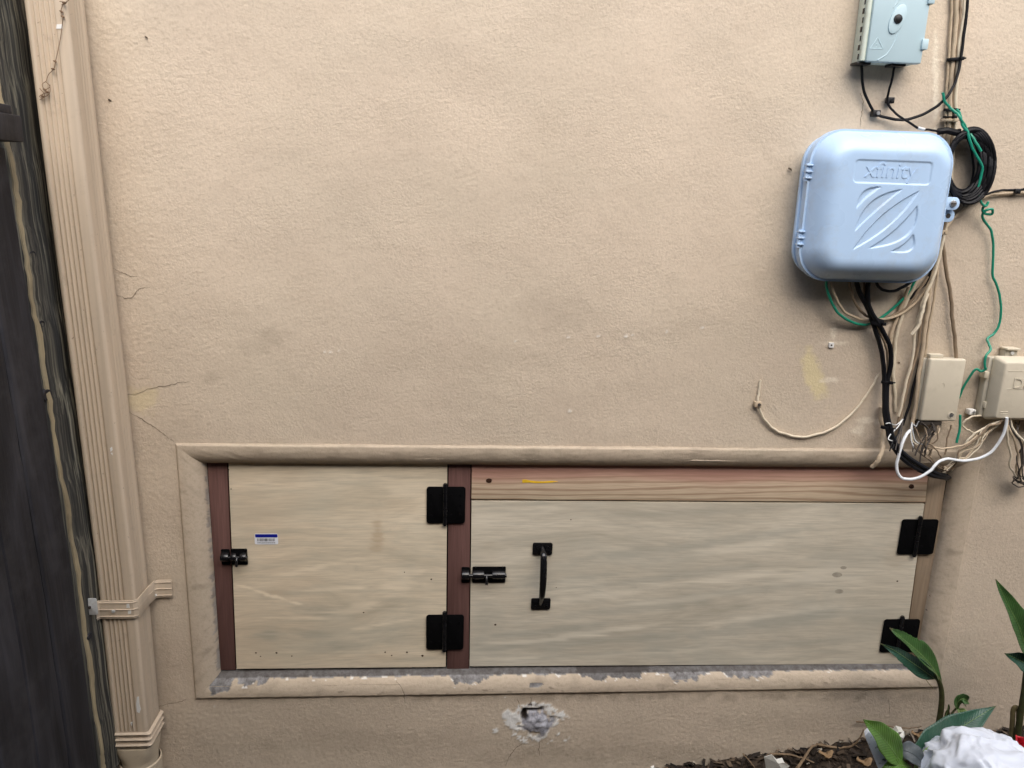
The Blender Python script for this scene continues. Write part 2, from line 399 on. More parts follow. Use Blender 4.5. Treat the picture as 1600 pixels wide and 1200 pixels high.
# coarser trowel marks near the downspout and on the low band
H += .00020 * fnoise(sh, .009, .018, 9) * np.clip(sstep(420, 180, PX) + 1.0 * sstep(1080, 1110, PY) + .5 * sstep(1480, 1540, PX), 0, 1.2)
def blob(cx, cy, rx, ry, soft=.5, wob=.25, rot=0):
    a = math.radians(rot); u = (PX - cx) * math.cos(a) + (PY - cy) * math.sin(a); v = -(PX - cx) * math.sin(a) + (PY - cy) * math.cos(a)
    d = np.hypot(u / rx, v / ry) + wob * .25 * n_b + wob * .15 * n_a
    return sstep(1 + soft * .5, 1 - soft * .5, d)
A = {k: np.zeros(sh) for k in ('a_dark', 'a_yel', 'a_lite', 'a_conc', 'a_white', 'a_hole')}
for x, y, rx, ry, s in ((430, 525, 26, 14, .5), (400, 545, 34, 10, .28), (860, 490, 75, 22, .28), (330, 590, 16, 9, .4), (480, 240, 40, 12, .15), (600, 250, 60, 14, .12),
                        (1010, 520, 60, 10, .22), (1090, 505, 50, 6, .25), (250, 680, 60, 40, .22), (700, 560, 160, 20, .16), (880, 620, 200, 26, .12), (270, 560, 60, 40, .15),
                        (1200, 440, 30, 18, .15), (1050, 440, 18, 10, .2), (1410, 700, 60, 22, .55), (1460, 720, 60, 22, .5), (1420, 560, 30, 60, .25), (1505, 630, 14, 26, .35),
                        (600, 1160, 280, 18, .25), (1000, 1178, 260, 14, .35), (250, 1060, 20, 60, .3), (1300, 1130, 150, 18, .22), (1430, 380, 18, 40, .2)):
    A['a_dark'] = np.maximum(A['a_dark'], s * (.62 if y < 690 else 1) * blob(x, y, rx, ry, 1.2, .8))
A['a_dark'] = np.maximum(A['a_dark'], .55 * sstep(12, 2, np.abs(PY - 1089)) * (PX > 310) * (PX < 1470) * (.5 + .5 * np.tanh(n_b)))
A['a_yel'] = np.maximum(.85 * blob(1272, 587, 14, 40, .8, .5, -20), .5 * blob(222, 625, 24, 18, 1.0, .5))
for x, y, rx, ry in ((1303, 536, 20, 3), (1302, 523, 5, 8), (1296, 594, 12, 4), (1355, 658, 22, 4), (1340, 672, 8, 8), (1302, 513, 5, 2), (1505, 30, 4, 30), (1462, 130, 4, 80), (1395, 520, 4, 30)):
    A['a_lite'] = np.maximum(A['a_lite'], .8 * blob(x, y, rx, ry, .9, .8))
for x, y in ((508, 549), (516, 550), (529, 547), (463, 621), (805, 533), (888, 526), (935, 525), (978, 525), (988, 523), (1098, 512), (890, 642), (335, 1104), (1042, 518)):
    A['a_white'] = np.maximum(A['a_white'], .6 * blob(x, y, 2.3, 1.6, .8, .8))
# the broken spot under the hatch
core = blob(838, 1127, 25, 19, .3, .7); ring = blob(831, 1125, 38, 24, .25, 1.7)
A['a_white'] = np.maximum(A['a_white'], np.clip(ring * (1 - core), 0, 1) * sstep(-.3, .3, n_a + .6))
for x, y, rx, ry in ((806, 1122, 14, 11), (858, 1112, 8, 10), (850, 1140, 10, 8), (836, 1154, 7, 5), (878, 1116, 4, 5), (834, 1102, 4, 8)):
    A['a_white'] = np.maximum(A['a_white'], blob(x, y, rx, ry, .3, 1.2) * (1 - core))
A['a_conc'] = np.maximum(A['a_conc'], core)
A['a_hole'] = np.maximum(blob(819, 1117, 5, 9, .4, .4), .8 * blob(834, 1109, 12, 2.2, .5, .4))
A['a_white'] *= 1 - A['a_hole']
H += -.003 * core + .008 * blob(839, 1131, 19, 17, 1.4, .2) * core + .0010 * n_a * core - .010 * A['a_hole'] + .0012 * (A['a_white'] > .4)
H -= .0  # H > 0 stands proud (towards the camera)
def hgt(x, z):
    j = int(np.clip(round((x - dx[0]) / CELL), 0, sh[1] - 1)); i = int(np.clip(round((z - dz[0]) / CELL), 0, sh[0] - 1))
    return float(H[i, j])
gx = np.concatenate([[-7, -3.5, -1.8, -1.3], dx, [1.75, 2.2, 4, 8]]); gz = np.concatenate([[-.6, -.25], dz, [1.9, 2.2, 3.1]])
HF = np.pad(H, ((2, 3), (4, 4)), mode='edge') ; HF[:2] = 0; HF[-3:] = 0; HF[:, :4] = 0; HF[:, -4:] = 0
GX, GZ = np.meshgrid(gx, gz)
nv = GX.size; nzr, nxr = GX.shape
verts = np.stack([GX.ravel(), -HF.ravel(), GZ.ravel()], 1)
ii, jj = np.meshgrid(np.arange(nzr - 1), np.arange(nxr - 1), indexing='ij')
mx, mz = .5 * (GX[:-1, :-1] + GX[1:, 1:]), .5 * (GZ[:-1, :-1] + GZ[1:, 1:])
keep = ~((mx > OX0 - .025) & (mx < OX1 + .025) & (mz > OZ0 - .02) & (mz < OZ1 + .02))
a = (ii * nxr + jj)[keep]
quads = np.stack([a, a + 1, a + nxr + 1, a + nxr], 1)
wall = thing('house_wall', 'tan stucco house wall with a framed low hatch opening and small cracks', 'wall', (0, 0, 0))
me = bpy.data.meshes.new('stucco_surface')
me.from_pydata(verts.tolist(), [], quads.tolist())
me.shade_smooth()
for k, arr in A.items():
    at = me.attributes.new(k, 'FLOAT', 'POINT')
    at.data.foreach_set('value', np.pad(arr, ((2, 3), (4, 4))).ravel().astype(np.float32))
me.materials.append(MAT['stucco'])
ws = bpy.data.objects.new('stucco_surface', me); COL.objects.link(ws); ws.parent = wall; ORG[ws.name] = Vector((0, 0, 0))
ORG['house_wall'] = Vector((0, 0, 0))
G().box((-7, .10, -.6), (8, .14, 3.1)).build('dark_backing', 'void', wall, smooth=False)  # crawl-space darkness put into the near-black colour of this backing sheet

# moulding round the opening: a half-round plaster band, mitred at the corners
TW = .051
def mould_h(t):                 # t: 0 at the opening, 1 at the outer edge
    q = -.026 + .031 * math.sqrt(max(0, 1 - (1 - min(1, t / .8)) ** 2))
    return q - (.007 * ((t - .90) / .10) ** 1.5 if t > .90 else 0)
def moulding(name, side, nl, label=None):
    nu = 26; rng = np.random.default_rng(hash(side) % 1000 if False else {'t': 1, 'b': 2, 'l': 3, 'r': 4}[side])
    kk = 40 if side in 'tb' else 9
    low = np.interp(np.arange(nl + 1), np.linspace(0, nl, kk), rng.standard_normal(kk)) * .0004
    low2 = np.interp(np.arange(nl + 1), np.linspace(0, nl, 130), rng.standard_normal(130)) * (.00022 if side in 'tb' else .00008)
    vs = []; conc = []; dark = []; white = []; hole = []
    n1 = rng.standard_normal((nl + 1, nu + 1))
    for _ in range(3): n1 = (n1 + np.roll(n1, 1, 0) + np.roll(n1, -1, 0) + np.roll(n1, 1, 1) + np.roll(n1, -1, 1)) / 5
    n1 /= n1.std()
    patchy = np.array([np.interp(np.arange(nl + 1), np.linspace(0, nl, 60), rng.standard_normal(60)) for _ in range(4)]); patchy = np.array([[np.interp(jj_, [0, nu * .33, nu * .66, nu], patchy[:, ii_]) for jj_ in range(nu + 1)] for ii_ in range(nl + 1)])
    edge = np.interp(np.arange(nl + 1), np.linspace(0, nl, 190), rng.standard_normal(190))
    for i in range(nl + 1):
        s = i / nl
        for j in range(nu + 1):
            t = j / nu; u = t * TW
            h = mould_h(t) + (low[i] + low2[i]) * math.sin(math.pi * t) + .00013 * n1[i, j]
            e = low2[i] * .8 * t
            if False: pass
            if side == 't': p = (OX0 - u + s * (OX1 - OX0 + 2 * u), -h, OZ1 + u + e)
            if side == 'b': p = (OX0 - u + s * (OX1 - OX0 + 2 * u), -h, OZ0 - u - e)
            if side == 'l': p = (OX0 - u - e, -h, OZ0 - u + s * (OZ1 - OZ0 + 2 * u))
            if side == 'r': p = (OX1 + u + e, -h, OZ0 - u + s * (OZ1 - OZ0 + 2 * u))
            c = wv = d = 0
            if side == 'b':
                px, py = to_px(p[0], p[2], p[1]); px = float(px)
                lim = .15 + edge[i] * .02
                for x0, x1, dep in ((325, 362, .62), (372, 420, .36), (704, 762, .38), (908, 1008, .28), (1046, 1100, .34), (1138, 1206, .36)):
                    if x0 - 8 < px < x1 + 8:
                        lim = max(lim, dep * min(1, (px - x0 + 8) / 14, (x1 + 8 - px) / 14) + .07 * edge[i] + .02 * n1[i, j])
                c = 1.0 if t < lim else 0.0
                wv = 1.0 if (0 <= t - lim < .07 and n1[i, j] > 1.5) else 0.0
                if 828 < px < 850 and .45 < t < .62 and (px - 828) / 22 + abs(t - .5) * 3 < 1: c = 1
                if n1[i, j] > 2.1 and t > .35: d = .7
            elif side == 'l':
                c = 1.0 if t < .04 + .04 * n1[i, j] else 0.0
                wv = .0
            elif side == 't':
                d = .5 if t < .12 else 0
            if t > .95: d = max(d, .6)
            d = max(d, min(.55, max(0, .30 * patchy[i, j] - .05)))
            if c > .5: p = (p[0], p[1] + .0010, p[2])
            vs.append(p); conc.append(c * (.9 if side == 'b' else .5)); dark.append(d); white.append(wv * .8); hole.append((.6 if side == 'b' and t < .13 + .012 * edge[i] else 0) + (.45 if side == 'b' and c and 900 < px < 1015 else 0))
    fs = []
    for i in range(nl):
        for j in range(nu):
            k = i * (nu + 1) + j; fs.append((k, k + 1, k + nu + 2, k + nu + 1))
    me = bpy.data.meshes.new(name); me.from_pydata(vs, [], fs); 
    bm = bmesh.new(); bm.from_mesh(me); bmesh.ops.recalc_face_normals(bm, faces=bm.faces)
    if sum(f.normal.y for f in bm.faces) > 0: bmesh.ops.reverse_faces(bm, faces=bm.faces)
    bm.to_mesh(me); bm.free(); me.shade_smooth()
    for k, arr in (('a_conc', conc), ('a_dark', dark), ('a_white', white), ('a_hole', np.clip(hole, 0, .85))):
        me.attributes.new(k, 'FLOAT', 'POINT').data.foreach_set('value', np.array(arr, np.float32))
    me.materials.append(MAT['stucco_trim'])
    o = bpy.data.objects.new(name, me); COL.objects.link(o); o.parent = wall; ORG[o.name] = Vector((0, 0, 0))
    if label: o['label'] = label
    return o
moulding('moulding', 't', 420, 'rounded stucco moulding over the hatch')
moulding('moulding', 'b', 520, 'chipped stucco moulding under the hatch')
moulding('moulding', 'l', 160, 'stucco moulding left of the hatch')
moulding('moulding', 'r', 160, 'stucco moulding right of the hatch')

# hairline cracks: thin dark ribbons lying in the stucco
def crack(pts, wid=.0011, off=None):
    p = catmull([P(x, y) for x, y in pts], 6); g = G(); L = []; R_ = []
    for i, q in enumerate(p):
        t = (p[min(i + 1, len(p) - 1)] - p[max(i - 1, 0)]).normalized(); nrm = Vector((-t.z, 0, t.x))
        k = wid * (.35 + .65 * math.sin(math.pi * (i + .4) / len(p))) * random.uniform(.5, 1.2) * .5
        q = q + nrm * random.uniform(-.0012, .0012)
        y = -(hgt(q.x, q.z) if off is None else off) - .0007
        L.append(Vector((q.x, y, q.z)) + nrm * k); R_.append(Vector((q.x, y, q.z)) - nrm * k)
    g.loft([[a_, b_] for a_, b_ in zip(L, R_)], False, False, False)
    g.build('crack', 'crack', wall)
for c_ in ([(176, 458), (188, 463), (198, 466), (208, 463), (215, 454), (219, 451), (234, 450)], [(175, 418), (190, 426), (203, 431), (214, 432)],
           [(192, 617), (212, 615), (235, 607), (262, 602), (280, 598), (295, 597)], [(200, 642), (222, 655), (242, 668), (258, 680), (272, 690)],
           [(808, 1090), (812, 1104)], [(843, 1158), (842, 1168), (843, 1180)], [(822, 1158), (806, 1168), (797, 1180), (789, 1196)], [(829, 1088), (830, 1106)],
           [(1345, 145), (1348, 160), (1346, 178), (1343, 198)], [(245, 1105), (262, 1099), (280, 1096), (292, 1092)], [(1388, 1092), (1390, 1104), (1389, 1116)]):
    crack(c_, .0011)
crack([(620, 1050), (630, 1062), (633, 1074), (634, 1086)], .0013, .030)

# plug with a screw hole left in the wall
g = G().prism(px_rrect(1295.5, 535.5, 1303, 543, -.004, .001), -.005, .002); pl = g.build('wall_plug', 'paint_chip', wall)
G().disc(P(1299.5, 539.5, -.006), .0018, -.0056, -.004).build('screw_hole', 'void', pl)
# dirt dauber holes / specks
for x, y, r in ((1234, 264, .0035), (229, 58, .0022), (172, 156, .0025), (1404, 566, .0022), (1447, 952, .0022), (1452, 930, .0016)):
    c = P(x, y); G().tube([c + Vector((-r, -.001, r * .5)), c + Vector((0, -.0035, 0)), c + Vector((r, -.001, -r * .8))], [r * .4, r * .6, r * .3], 6).build('speck', 'crack', wall)

# ------------------------------------------------------------------ ground
def gz_(x, y):
    m = .075 * float(sstep(.35, 1.2, x)) * float(sstep(-.9, -.05, y)) - .035 * float(sstep(.52, .36, x)) - .014 * float(sstep(1.05, .7, x))
    return m
nx_, ny_ = 150, 70
xs = np.concatenate([[-30, -12, -5, -2], np.linspace(-1.1, 1.6, nx_), [2.5, 6, 14, 30]])
ys = np.concatenate([[-40, -15, -6, -3, -1.6], np.linspace(-.75, .05, ny_)])
rg = np.random.default_rng(4)
vs = []; 
for y in ys:
    for x in xs:
        inn = -1.1 <= x <= 1.6 and y >= -.75
        vs.append((x, y, gz_(x, y) + (rg.standard_normal() * .004 if inn else -.004)))
fs = []
for i in range(len(ys) - 1):
    for j in range(len(xs) - 1):
        k = i * len(xs) + j; fs.append((k, k + 1, k + len(xs) + 1, k + len(xs)))
me = bpy.data.meshes.new('ground'); me.from_pydata(vs, [], fs); me.shade_smooth(); me.materials.append(MAT['soil'])
go = bpy.data.objects.new('ground', me); COL.objects.link(go); tag(go, 'dark soil along the foot of the stucco wall', None, None, 'structure')
g = G()
for k in range(2000):
    x = random.uniform(.45, 1.5); y = -random.random() ** 1.6 * .55 - .004; s = random.uniform(.0025, .0085) * (1.6 if random.random() < .08 else 1)
    c = Vector((x, y, gz_(x, y) + random.uniform(.002, .011)))
    a_ = random.uniform(0, 6.28); t = random.uniform(-.7, .7)
    u = Vector((math.cos(a_), math.sin(a_), math.sin(t) * .8)) * s * random.uniform(.8, 2.2); v = Vector((-math.sin(a_), math.cos(a_), random.uniform(-.5, .5))) * s * random.uniform(.25, .7)
    n_ = Vector((0, 0, random.uniform(-.3, .5) * s))
    g.add([c - u - v, c - v * 1.1 + n_, c + u - v * .7, c + u * .9 + v, c + v + n_, c - u * .8 + v], [(0, 1, 4, 5), (1, 2, 3, 4)])
lo = g.build('leaf_litter', 'litter', None, smooth=False); tag(lo, 'brown leaf litter and wood chips lying on the soil', 'leaf litter', None, 'stuff')
# added unseen wall behind the camera, blocks low light so the stucco darkens downwards
bw = G().box((-8, -2.05, -.2), (9, -1.95, 2.5)).build('light_blocker', 'blocker_dark', None, smooth=False); tag(bw, 'unseen wall added behind the camera to block low light', None, None, 'structure')
# ------------------------------------------------------------------ hatch frame
frame = thing('hatch_frame', 'wooden frame of reddish posts and fir header filling the hatch opening', 'frame', (0, 0, OZ0))
def qprism(name, mat, parent, px4, y0, y1, bevel=.0008, label=None):
    o = G().prism(pxpoly(px4, y0), y0, y1).build(name, mat, parent, True, bevel)
    if label: o['label'] = label
    return o
YD, YP = .022, .025
qprism('post', 'redwood', frame, [(323, 712), (354, 712), (368, 1047), (345, 1047)], YP, .06, label='reddish brown wooden post at the left end')
qprism('post', 'redwood', frame, [(701, 712), (735.5, 712), (732.5, 1045), (698.5, 1045)], YP - .002, .06, label='reddish brown wooden post between the two doors')
qprism('post', 'jamb_wood', frame, [(1454, 726), (1482, 726), (1436, 1042), (1411, 1042)], YP, .06, label='pale weathered wooden post at the right end')
hd = qprism('header_board', 'fir_header', frame, [(737.5, 712), (1452.5, 720), (1446, 785), (736.5, 780)], YP - .003, .05, label='fir board over the wide door, pink above and pale below')
HY = YP - .003
for x, y in ((764, 751), (1424, 760)):
    G().prism([P(x + 5 * math.cos(t) * random.uniform(.7, 1.1), y + 3.6 * math.sin(t), HY) for t in np.linspace(0, 6.0, 11)], HY - .0006, HY + .004).build('knot', 'knot', hd)
cr = [(816, 749.5), (822, 749.2), (830, 751), (842, 752), (852, 752), (862, 751.2), (872, 752.5), (862, 753.8), (850, 754.6), (838, 754.8), (828, 753.8), (816, 754.2)]
G().prism(pxpoly(cr, HY), HY - .0007, HY + .002).build('crayon_mark', 'yellow_crayon', hd)
g = G(); gl = [(345, 1047), (1436, 1040), (1437, 1060), (346, 1066)]
v = [P(a_, b_, .004) for a_, b_ in gl]
sill = G().add([(OX0 - .004, .055, OZ0 + .003), (OX1 + .004, .055, OZ0 + .003), (OX1 + .004, 0.020, OZ0 - .003), (OX0 - .004, 0.020, OZ0 - .003),
                (OX0 - .004, .055, OZ0 - .02), (OX1 + .004, .055, OZ0 - .02), (OX1 + .004, 0.020, OZ0 - .02), (OX0 - .004, 0.020, OZ0 - .02)],
               [(0, 3, 2, 1), (4, 5, 6, 7), (0, 1, 5, 4), (1, 2, 6, 5), (2, 3, 7, 6), (3, 0, 4, 7)]).build('sill', 'flashing', frame, False, .001)

def hinge(door, cx, top, bot, xl, xr, slant, Yf, label):
    """a butt hinge on a door edge; pixel extents at mid height, slant = px shift from top to bottom"""
    mid = (top + bot) / 2
    h = bpy.data.objects.new('hinge', None); COL.objects.link(h); h.parent = door; h.empty_display_size = .02
    ORG[h.name] = ORG[door.name]; h['label'] = label
    def leaf(x0, x1):
        L = P(x0, mid, Yf); R_ = P(x1, mid, Yf); T = P((x0 + x1) / 2, top, Yf); B = P((x0 + x1) / 2, bot, Yf)
        pts = rrect((L.x + R_.x) / 2, (T.z + B.z) / 2, (R_.x - L.x) / 2, (T.z - B.z) / 2, .006, 4)
        G().prism(pts, Yf - .003, Yf).build('leaf', 'black_metal_matte', h, True, .0007)
        for fx in (.25, .75) :
            for fz in (.22, .5, .78):
                if fz == .5 and fx == (.75 if x0 < cx - 5 else .25): continue
                c = Vector((L.x + (R_.x - L.x) * fx, 0, B.z + (T.z - B.z) * fz))
                g = G(); g.loft([[Vector((c.x + r * math.cos(t), y, c.z + r * math.sin(t))) for t in np.linspace(0, 2 * math.pi, 11)[:-1]] for r, y in ((.0034, Yf - .003), (.0032, Yf - .0034), (.0018, Yf - .0036))])
                g.build('screw', 'black_metal_matte', h)
    leaf(xl, cx - 1.2); leaf(cx + 1.2, xr)
    a_ = P(cx, top - 3, Yf - .005); b_ = P(cx, bot + 3, Yf - .005); b_.x = a_.x = (a_.x + b_.x) / 2
    g = G(); n = 5
    for k in range(n):
        p = a_.lerp(b_, k / n + .006); q = a_.lerp(b_, (k + 1) / n - .006); g.tube([p, q], .0052, 12)
    g.tube([a_ + Vector((0, 0, .002)), b_ - Vector((0, 0, .002))], .0036, 10)
    g.build('knuckle', 'black_metal', h)

def bolt(door, x0, x1, y0, y1, k0, k1, Yf, label, klabel):
    b = bpy.data.objects.new('slide_bolt', None); COL.objects.link(b); b.parent = door; b.empty_display_size = .02
    ORG[b.name] = ORG[door.name]; b['label'] = label
    G().prism(px_rrect(x0, y0, x1, y1, Yf, .0025), Yf - .002, Yf).build('plate', 'black_metal_matte', b, True, .0006)
    m = P((x0 + x1) / 2, (y0 + y1) / 2 + (y1 - y0) * .08, Yf - .008); L = P(x0, 0, Yf).x; L = P(x0 + 1, (y0 + y1) / 2, Yf).x; R_ = P(x1 - 1, (y0 + y1) / 2, Yf).x
    hh = (P(x0, y0, Yf).z - P(x0, y1, Yf).z)
    g = G(); n = 10
    for s0, s1 in ((0, .34), (.60, 1)):
        ring = lambda x: [Vector((x, m.y + .0075 - .0135 * math.sin(math.pi * k / n), m.z - hh * .26 * math.cos(math.pi * k / n))) for k in range(n + 1)]
        g.loft([ring(L + (R_ - L) * s0), ring(L + (R_ - L) * s1)])
    g.build('barrel', 'black_metal', b, True, .0004)
    K0 = P(k0, (y0 + y1) / 2, Yf).x
    G().tube([(K0 + .003, m.y, m.z), (R_ + .003, m.y, m.z)], .0042, 12).build('rod', 'black_metal', b)
    xk = L + (R_ - L) * .42
    G().tube([(xk, m.y - .003, m.z), (xk, m.y - .008, m.z - .004), (xk, m.y - .010, m.z - hh * .42)], [.0028, .0030, .0032], 10).build('knob', 'black_metal', b)
    for fx in (.08, .92):
        for zz in (.36, -.40):
            c = Vector((L + (R_ - L) * fx, 0, m.z + hh * (zz + .08)))
            G().disc(c, .0019, Yf - .0032, Yf - .001, 9).build('screw', 'screw_black', b)
    kp = bpy.data.objects.new('bolt_keeper', None); COL.objects.link(kp); kp.parent = frame; kp.empty_display_size = .02; ORG[kp.name] = ORG[frame.name]; kp['label'] = klabel
    G().prism(px_rrect(k0, y0 + 1, k1, y1, YP - .003, .0022), YP - .005, YP - .002).build('plate', 'black_metal_matte', kp, True, .0006)
    g = G(); ring = lambda x: [Vector((x, m.y + .0075 - .0145 * math.sin(math.pi * k / n), m.z - hh * .28 * math.cos(math.pi * k / n))) for k in range(n + 1)]
    g.loft([ring(P(k0, 0 + (y0 + y1) / 2, Yf).x + .001), ring(P(k1, (y0 + y1) / 2, Yf).x - .001)]); g.build('loop', 'black_metal', kp, True, .0004)

def door_panel(mat, parent, px4, seed, darks, lites, browns):
    """plywood sheet: a solid slab whose face is a fine grid carrying stain masks"""
    c4 = pxpoly(px4, YD); org = ORG[parent.name]
    nx_ = int((c4[1] - c4[0]).length / .004); nz_ = int((c4[3] - c4[0]).length / .004)
    u = np.linspace(0, 1, nx_ + 1)[None, :, None]; v = np.linspace(0, 1, nz_ + 1)[:, None, None]
    Q = [np.array(p) for p in c4]
    pts = (Q[0] * (1 - u) + Q[1] * u) * (1 - v) + (Q[3] * (1 - u) + Q[2] * u) * v
    px, py = to_px(pts[..., 0], pts[..., 2], YD)
    rng = np.random.default_rng(seed)
    def an(lx, lz):                                   # streaky noise
        a = rng.standard_normal(px.shape); k1 = np.exp(-np.linspace(-2, 2, lx) ** 2); k2 = np.exp(-np.linspace(-2, 2, lz) ** 2)
        a = np.apply_along_axis(lambda r_: np.convolve(np.pad(r_, lx, mode='wrap'), k1, 'same')[lx:-lx], 1, a); a = np.apply_along_axis(lambda r_: np.convolve(np.pad(r_, lz, mode='wrap'), k2, 'same')[lz:-lz], 0, a)
        return a / a.std()
    n1, n2 = an(41, 3), an(15, 7)
    def acc(lst):
        m = np.zeros(px.shape)
        for x, y, rx, ry, rot, s_ in lst:
            a = math.radians(rot); X_ = px - x; Y_ = py - y; U = X_ * math.cos(a) + Y_ * math.sin(a); W_ = -X_ * math.sin(a) + Y_ * math.cos(a) + .0012 * U * U / max(rx, 1) * 8
            d = np.hypot(U / rx, W_ / ry) + .22 * n1 + .12 * n2
            m = np.maximum(m, s_ * sstep(1.25, .35, d))
        return m
    D, L_, B = acc(darks), acc(lites), acc(browns)
    D = np.clip(D + .13 * np.clip(n1 - .5, 0, 2), 0, .8); L_ = np.clip(L_ + .10 * np.clip(-n1 - .7, 0, 2), 0, .7)
    vs = pts.reshape(-1, 3).tolist(); W = nx_ + 1
    fs = [(i * W + j, (i + 1) * W + j, (i + 1) * W + j + 1, i * W + j + 1) for i in range(nz_) for j in range(nx_)]
    rim = [j for j in range(nx_)] + [i * W + nx_ for i in range(nz_)] + [nz_ * W + j for j in range(nx_, 0, -1)] + [i * W for i in range(nz_, 0, -1)]
    k0 = len(vs); vs += [[vs[i][0], YD + .018, vs[i][2]] for i in rim]; m = len(rim)
    fs += [(rim[i], rim[(i + 1) % m], k0 + (i + 1) % m, k0 + i) for i in range(m)] + [tuple(k0 + i for i in range(m))]
    me = bpy.data.meshes.new('panel'); me.from_pydata([tuple(Vector(p) - org) for p in vs], [], fs); me.materials.append(MAT[mat])
    bm = bmesh.new(); bm.from_mesh(me); bmesh.ops.recalc_face_normals(bm, faces=bm.faces); bm.to_mesh(me); bm.free()
    for nm, arr in (('p_dark', D), ('p_lite', L_), ('p_brown', B)):
        full = np.zeros(len(vs), np.float32); full[:k0] = arr.ravel(); me.attributes.new(nm, 'FLOAT', 'POINT').data.foreach_set('value', full)
    o = bpy.data.objects.new('panel', me); COL.objects.link(o); o.parent = parent; ORG[o.name] = org
    return o

# ------------------------------------------------------------------ left door
dl = thing('access_door', 'nearly square plywood access door with a blue and white barcode sticker', 'door', P(530, 1045, YD), 'plywood access doors in the wall')
door_panel('plywood_near', dl, [(356.5, 714), (699, 716), (696.5, 1042), (369.8, 1045)], 3,
           [(420, 992, 26, 13, 0, .62), (485, 990, 38, 9, 5, .5), (500, 955, 55, 12, 12, .42), (470, 925, 70, 7, -6, .3), (530, 1010, 60, 10, 0, .42), (440, 830, 60, 6, 0, .3), (530, 822, 45, 5, 3, .28), (620, 1000, 50, 12, 5, .3), (640, 880, 18, 26, 20, .25), (590, 725, 30, 6, 0, .4), (650, 1030, 40, 6, 0, .3), (410, 770, 40, 8, 0, .22), (600, 985, 60, 4, -8, .35), (450, 880, 70, 5, -10, .25)],
           [(422, 930, 58, 2.6, 17, .6), (520, 920, 60, 4, -3, .4), (470, 966, 60, 3, 0, .45), (560, 950, 50, 10, -20, .3), (630, 905, 40, 18, -30, .3), (600, 975, 60, 3, -10, .4), (480, 890, 70, 4, -12, .32), (650, 760, 50, 20, 0, .3), (520, 740, 60, 10, 0, .22), (600, 1020, 60, 4, 0, .25)],
           [(590, 835, 9, 26, 0, .55), (588, 858, 12, 6, 0, .4), (430, 927, 30, 5, 0, .35), (625, 790, 40, 14, 0, .16), (600, 1025, 30, 8, 0, .25)])
hinge(dl, 695.5, 760, 817, 666.5, 727, 0, YD - .001, 'upper black hinge'); hinge(dl, 694.5, 960, 1014, 666, 724.5, 0, YD - .001, 'lower black hinge')
bolt(dl, 361.5, 387, 857, 882, 346, 359.5, YD - .001, 'small black slide bolt by the door edge', 'black keeper on the left post')
st = G().prism(px_rrect(398, 834, 434.5, 850.5, YD, .003), YD - .0006, YD + .001).build('sticker', 'sticker_white', dl)
G().prism(px_rrect(398.8, 834.4, 433.7, 839.4, YD, .0015), YD - .0010, YD - .0004).build('blue_band', 'sticker_blue', st, False)
g = G(); x = 402.0
while x < 429:
    wd = random.choice((.5, .6, .9, 1.2)); g.prism(pxpoly([(x, 841.2), (x + wd, 841.2), (x + wd, 845.6), (x, 845.6)], YD), YD - .0009, YD - .0005); x += wd + random.choice((.6, .7, 1.0))
tag(g.build('barcode', 'ink', st, False), kind='stuff')
g = G(); x = 402.5
while x < 429:
    wd = random.choice((.7, 1.1, 1.5)); g.prism(pxpoly([(x, 847.4), (x + wd, 847.4), (x + wd, 848.4), (x, 848.4)], YD), YD - .0009, YD - .0005); x += wd + .6
tag(g.build('fine_print', 'ink', st, False), kind='stuff')
def specks(door, pts, mat='knot'):
    for x, y, r in pts:
        G().prism([P(x + r * math.cos(t) * random.uniform(.7, 1.2), y + r * .7 * math.sin(t), YD) for t in np.linspace(0, 5.5, 8)], YD - .0005, YD + .001).build('nail_hole', mat, door)
specks(dl, ((400, 1020, 1.4), (407, 1025.5, 1), (432, 1020, 1.6), (456, 1025, 1.2), (602, 1019, 1.4), (612, 1024, 1.2), (636, 1019, 1.6), (660, 1024.5, 2), (568, 957, 1.3), (674, 905, 1.5), (357.5, 734, 1), (361, 764, 1.2), (632, 894, 1)))

# ------------------------------------------------------------------ wide door
dr = thing('access_door', 'wide plywood access door with a black pull handle', 'door', P(1070, 1040, YD), 'plywood access doors in the wall')
door_panel('plywood_wide', dr, [(737, 782.8), (1444.5, 787.6), (1410, 1037), (733.8, 1041)], 8,
           [(1010, 862, 130, 9, -8, .38), (1180, 838, 120, 8, -8, .4), (1060, 900, 150, 7, -7, .36), (900, 905, 110, 5, -8, .3), (1150, 925, 170, 7, -7, .38), (1000, 950, 160, 8, -7, .36), (1250, 965, 130, 10, -8, .4), (860, 985, 120, 6, -7, .42), (960, 1000, 150, 6, -6, .38), (800, 1010, 80, 5, -6, .4), (1100, 990, 170, 7, -6, .36), (1330, 870, 70, 20, -5, .32), (1240, 1005, 120, 8, -4, .34), (760, 965, 30, 22, 0, .3), (830, 840, 70, 4, -4, .25), (900, 1025, 150, 5, -3, .3), (1360, 960, 50, 20, 0, .3), (1090, 800, 200, 6, -3, .22)],
           [(940, 930, 120, 6, -8, .34), (1080, 935, 120, 5, -7, .32), (850, 1000, 100, 4, -6, .45), (950, 985, 120, 4, -7, .36), (1160, 900, 120, 6, -7, .3), (1270, 900, 90, 18, -6, .3), (800, 800, 70, 10, 0, .25), (790, 870, 60, 14, 0, .25), (1180, 965, 130, 4, -7, .3), (800, 1028, 70, 3, -3, .4), (1130, 860, 90, 6, -8, .3), (1020, 1020, 150, 4, -4, .3)],
           [(760, 885, 22, 40, 0, .16), (1400, 870, 20, 20, 0, .2), (790, 930, 30, 12, 0, .12)])
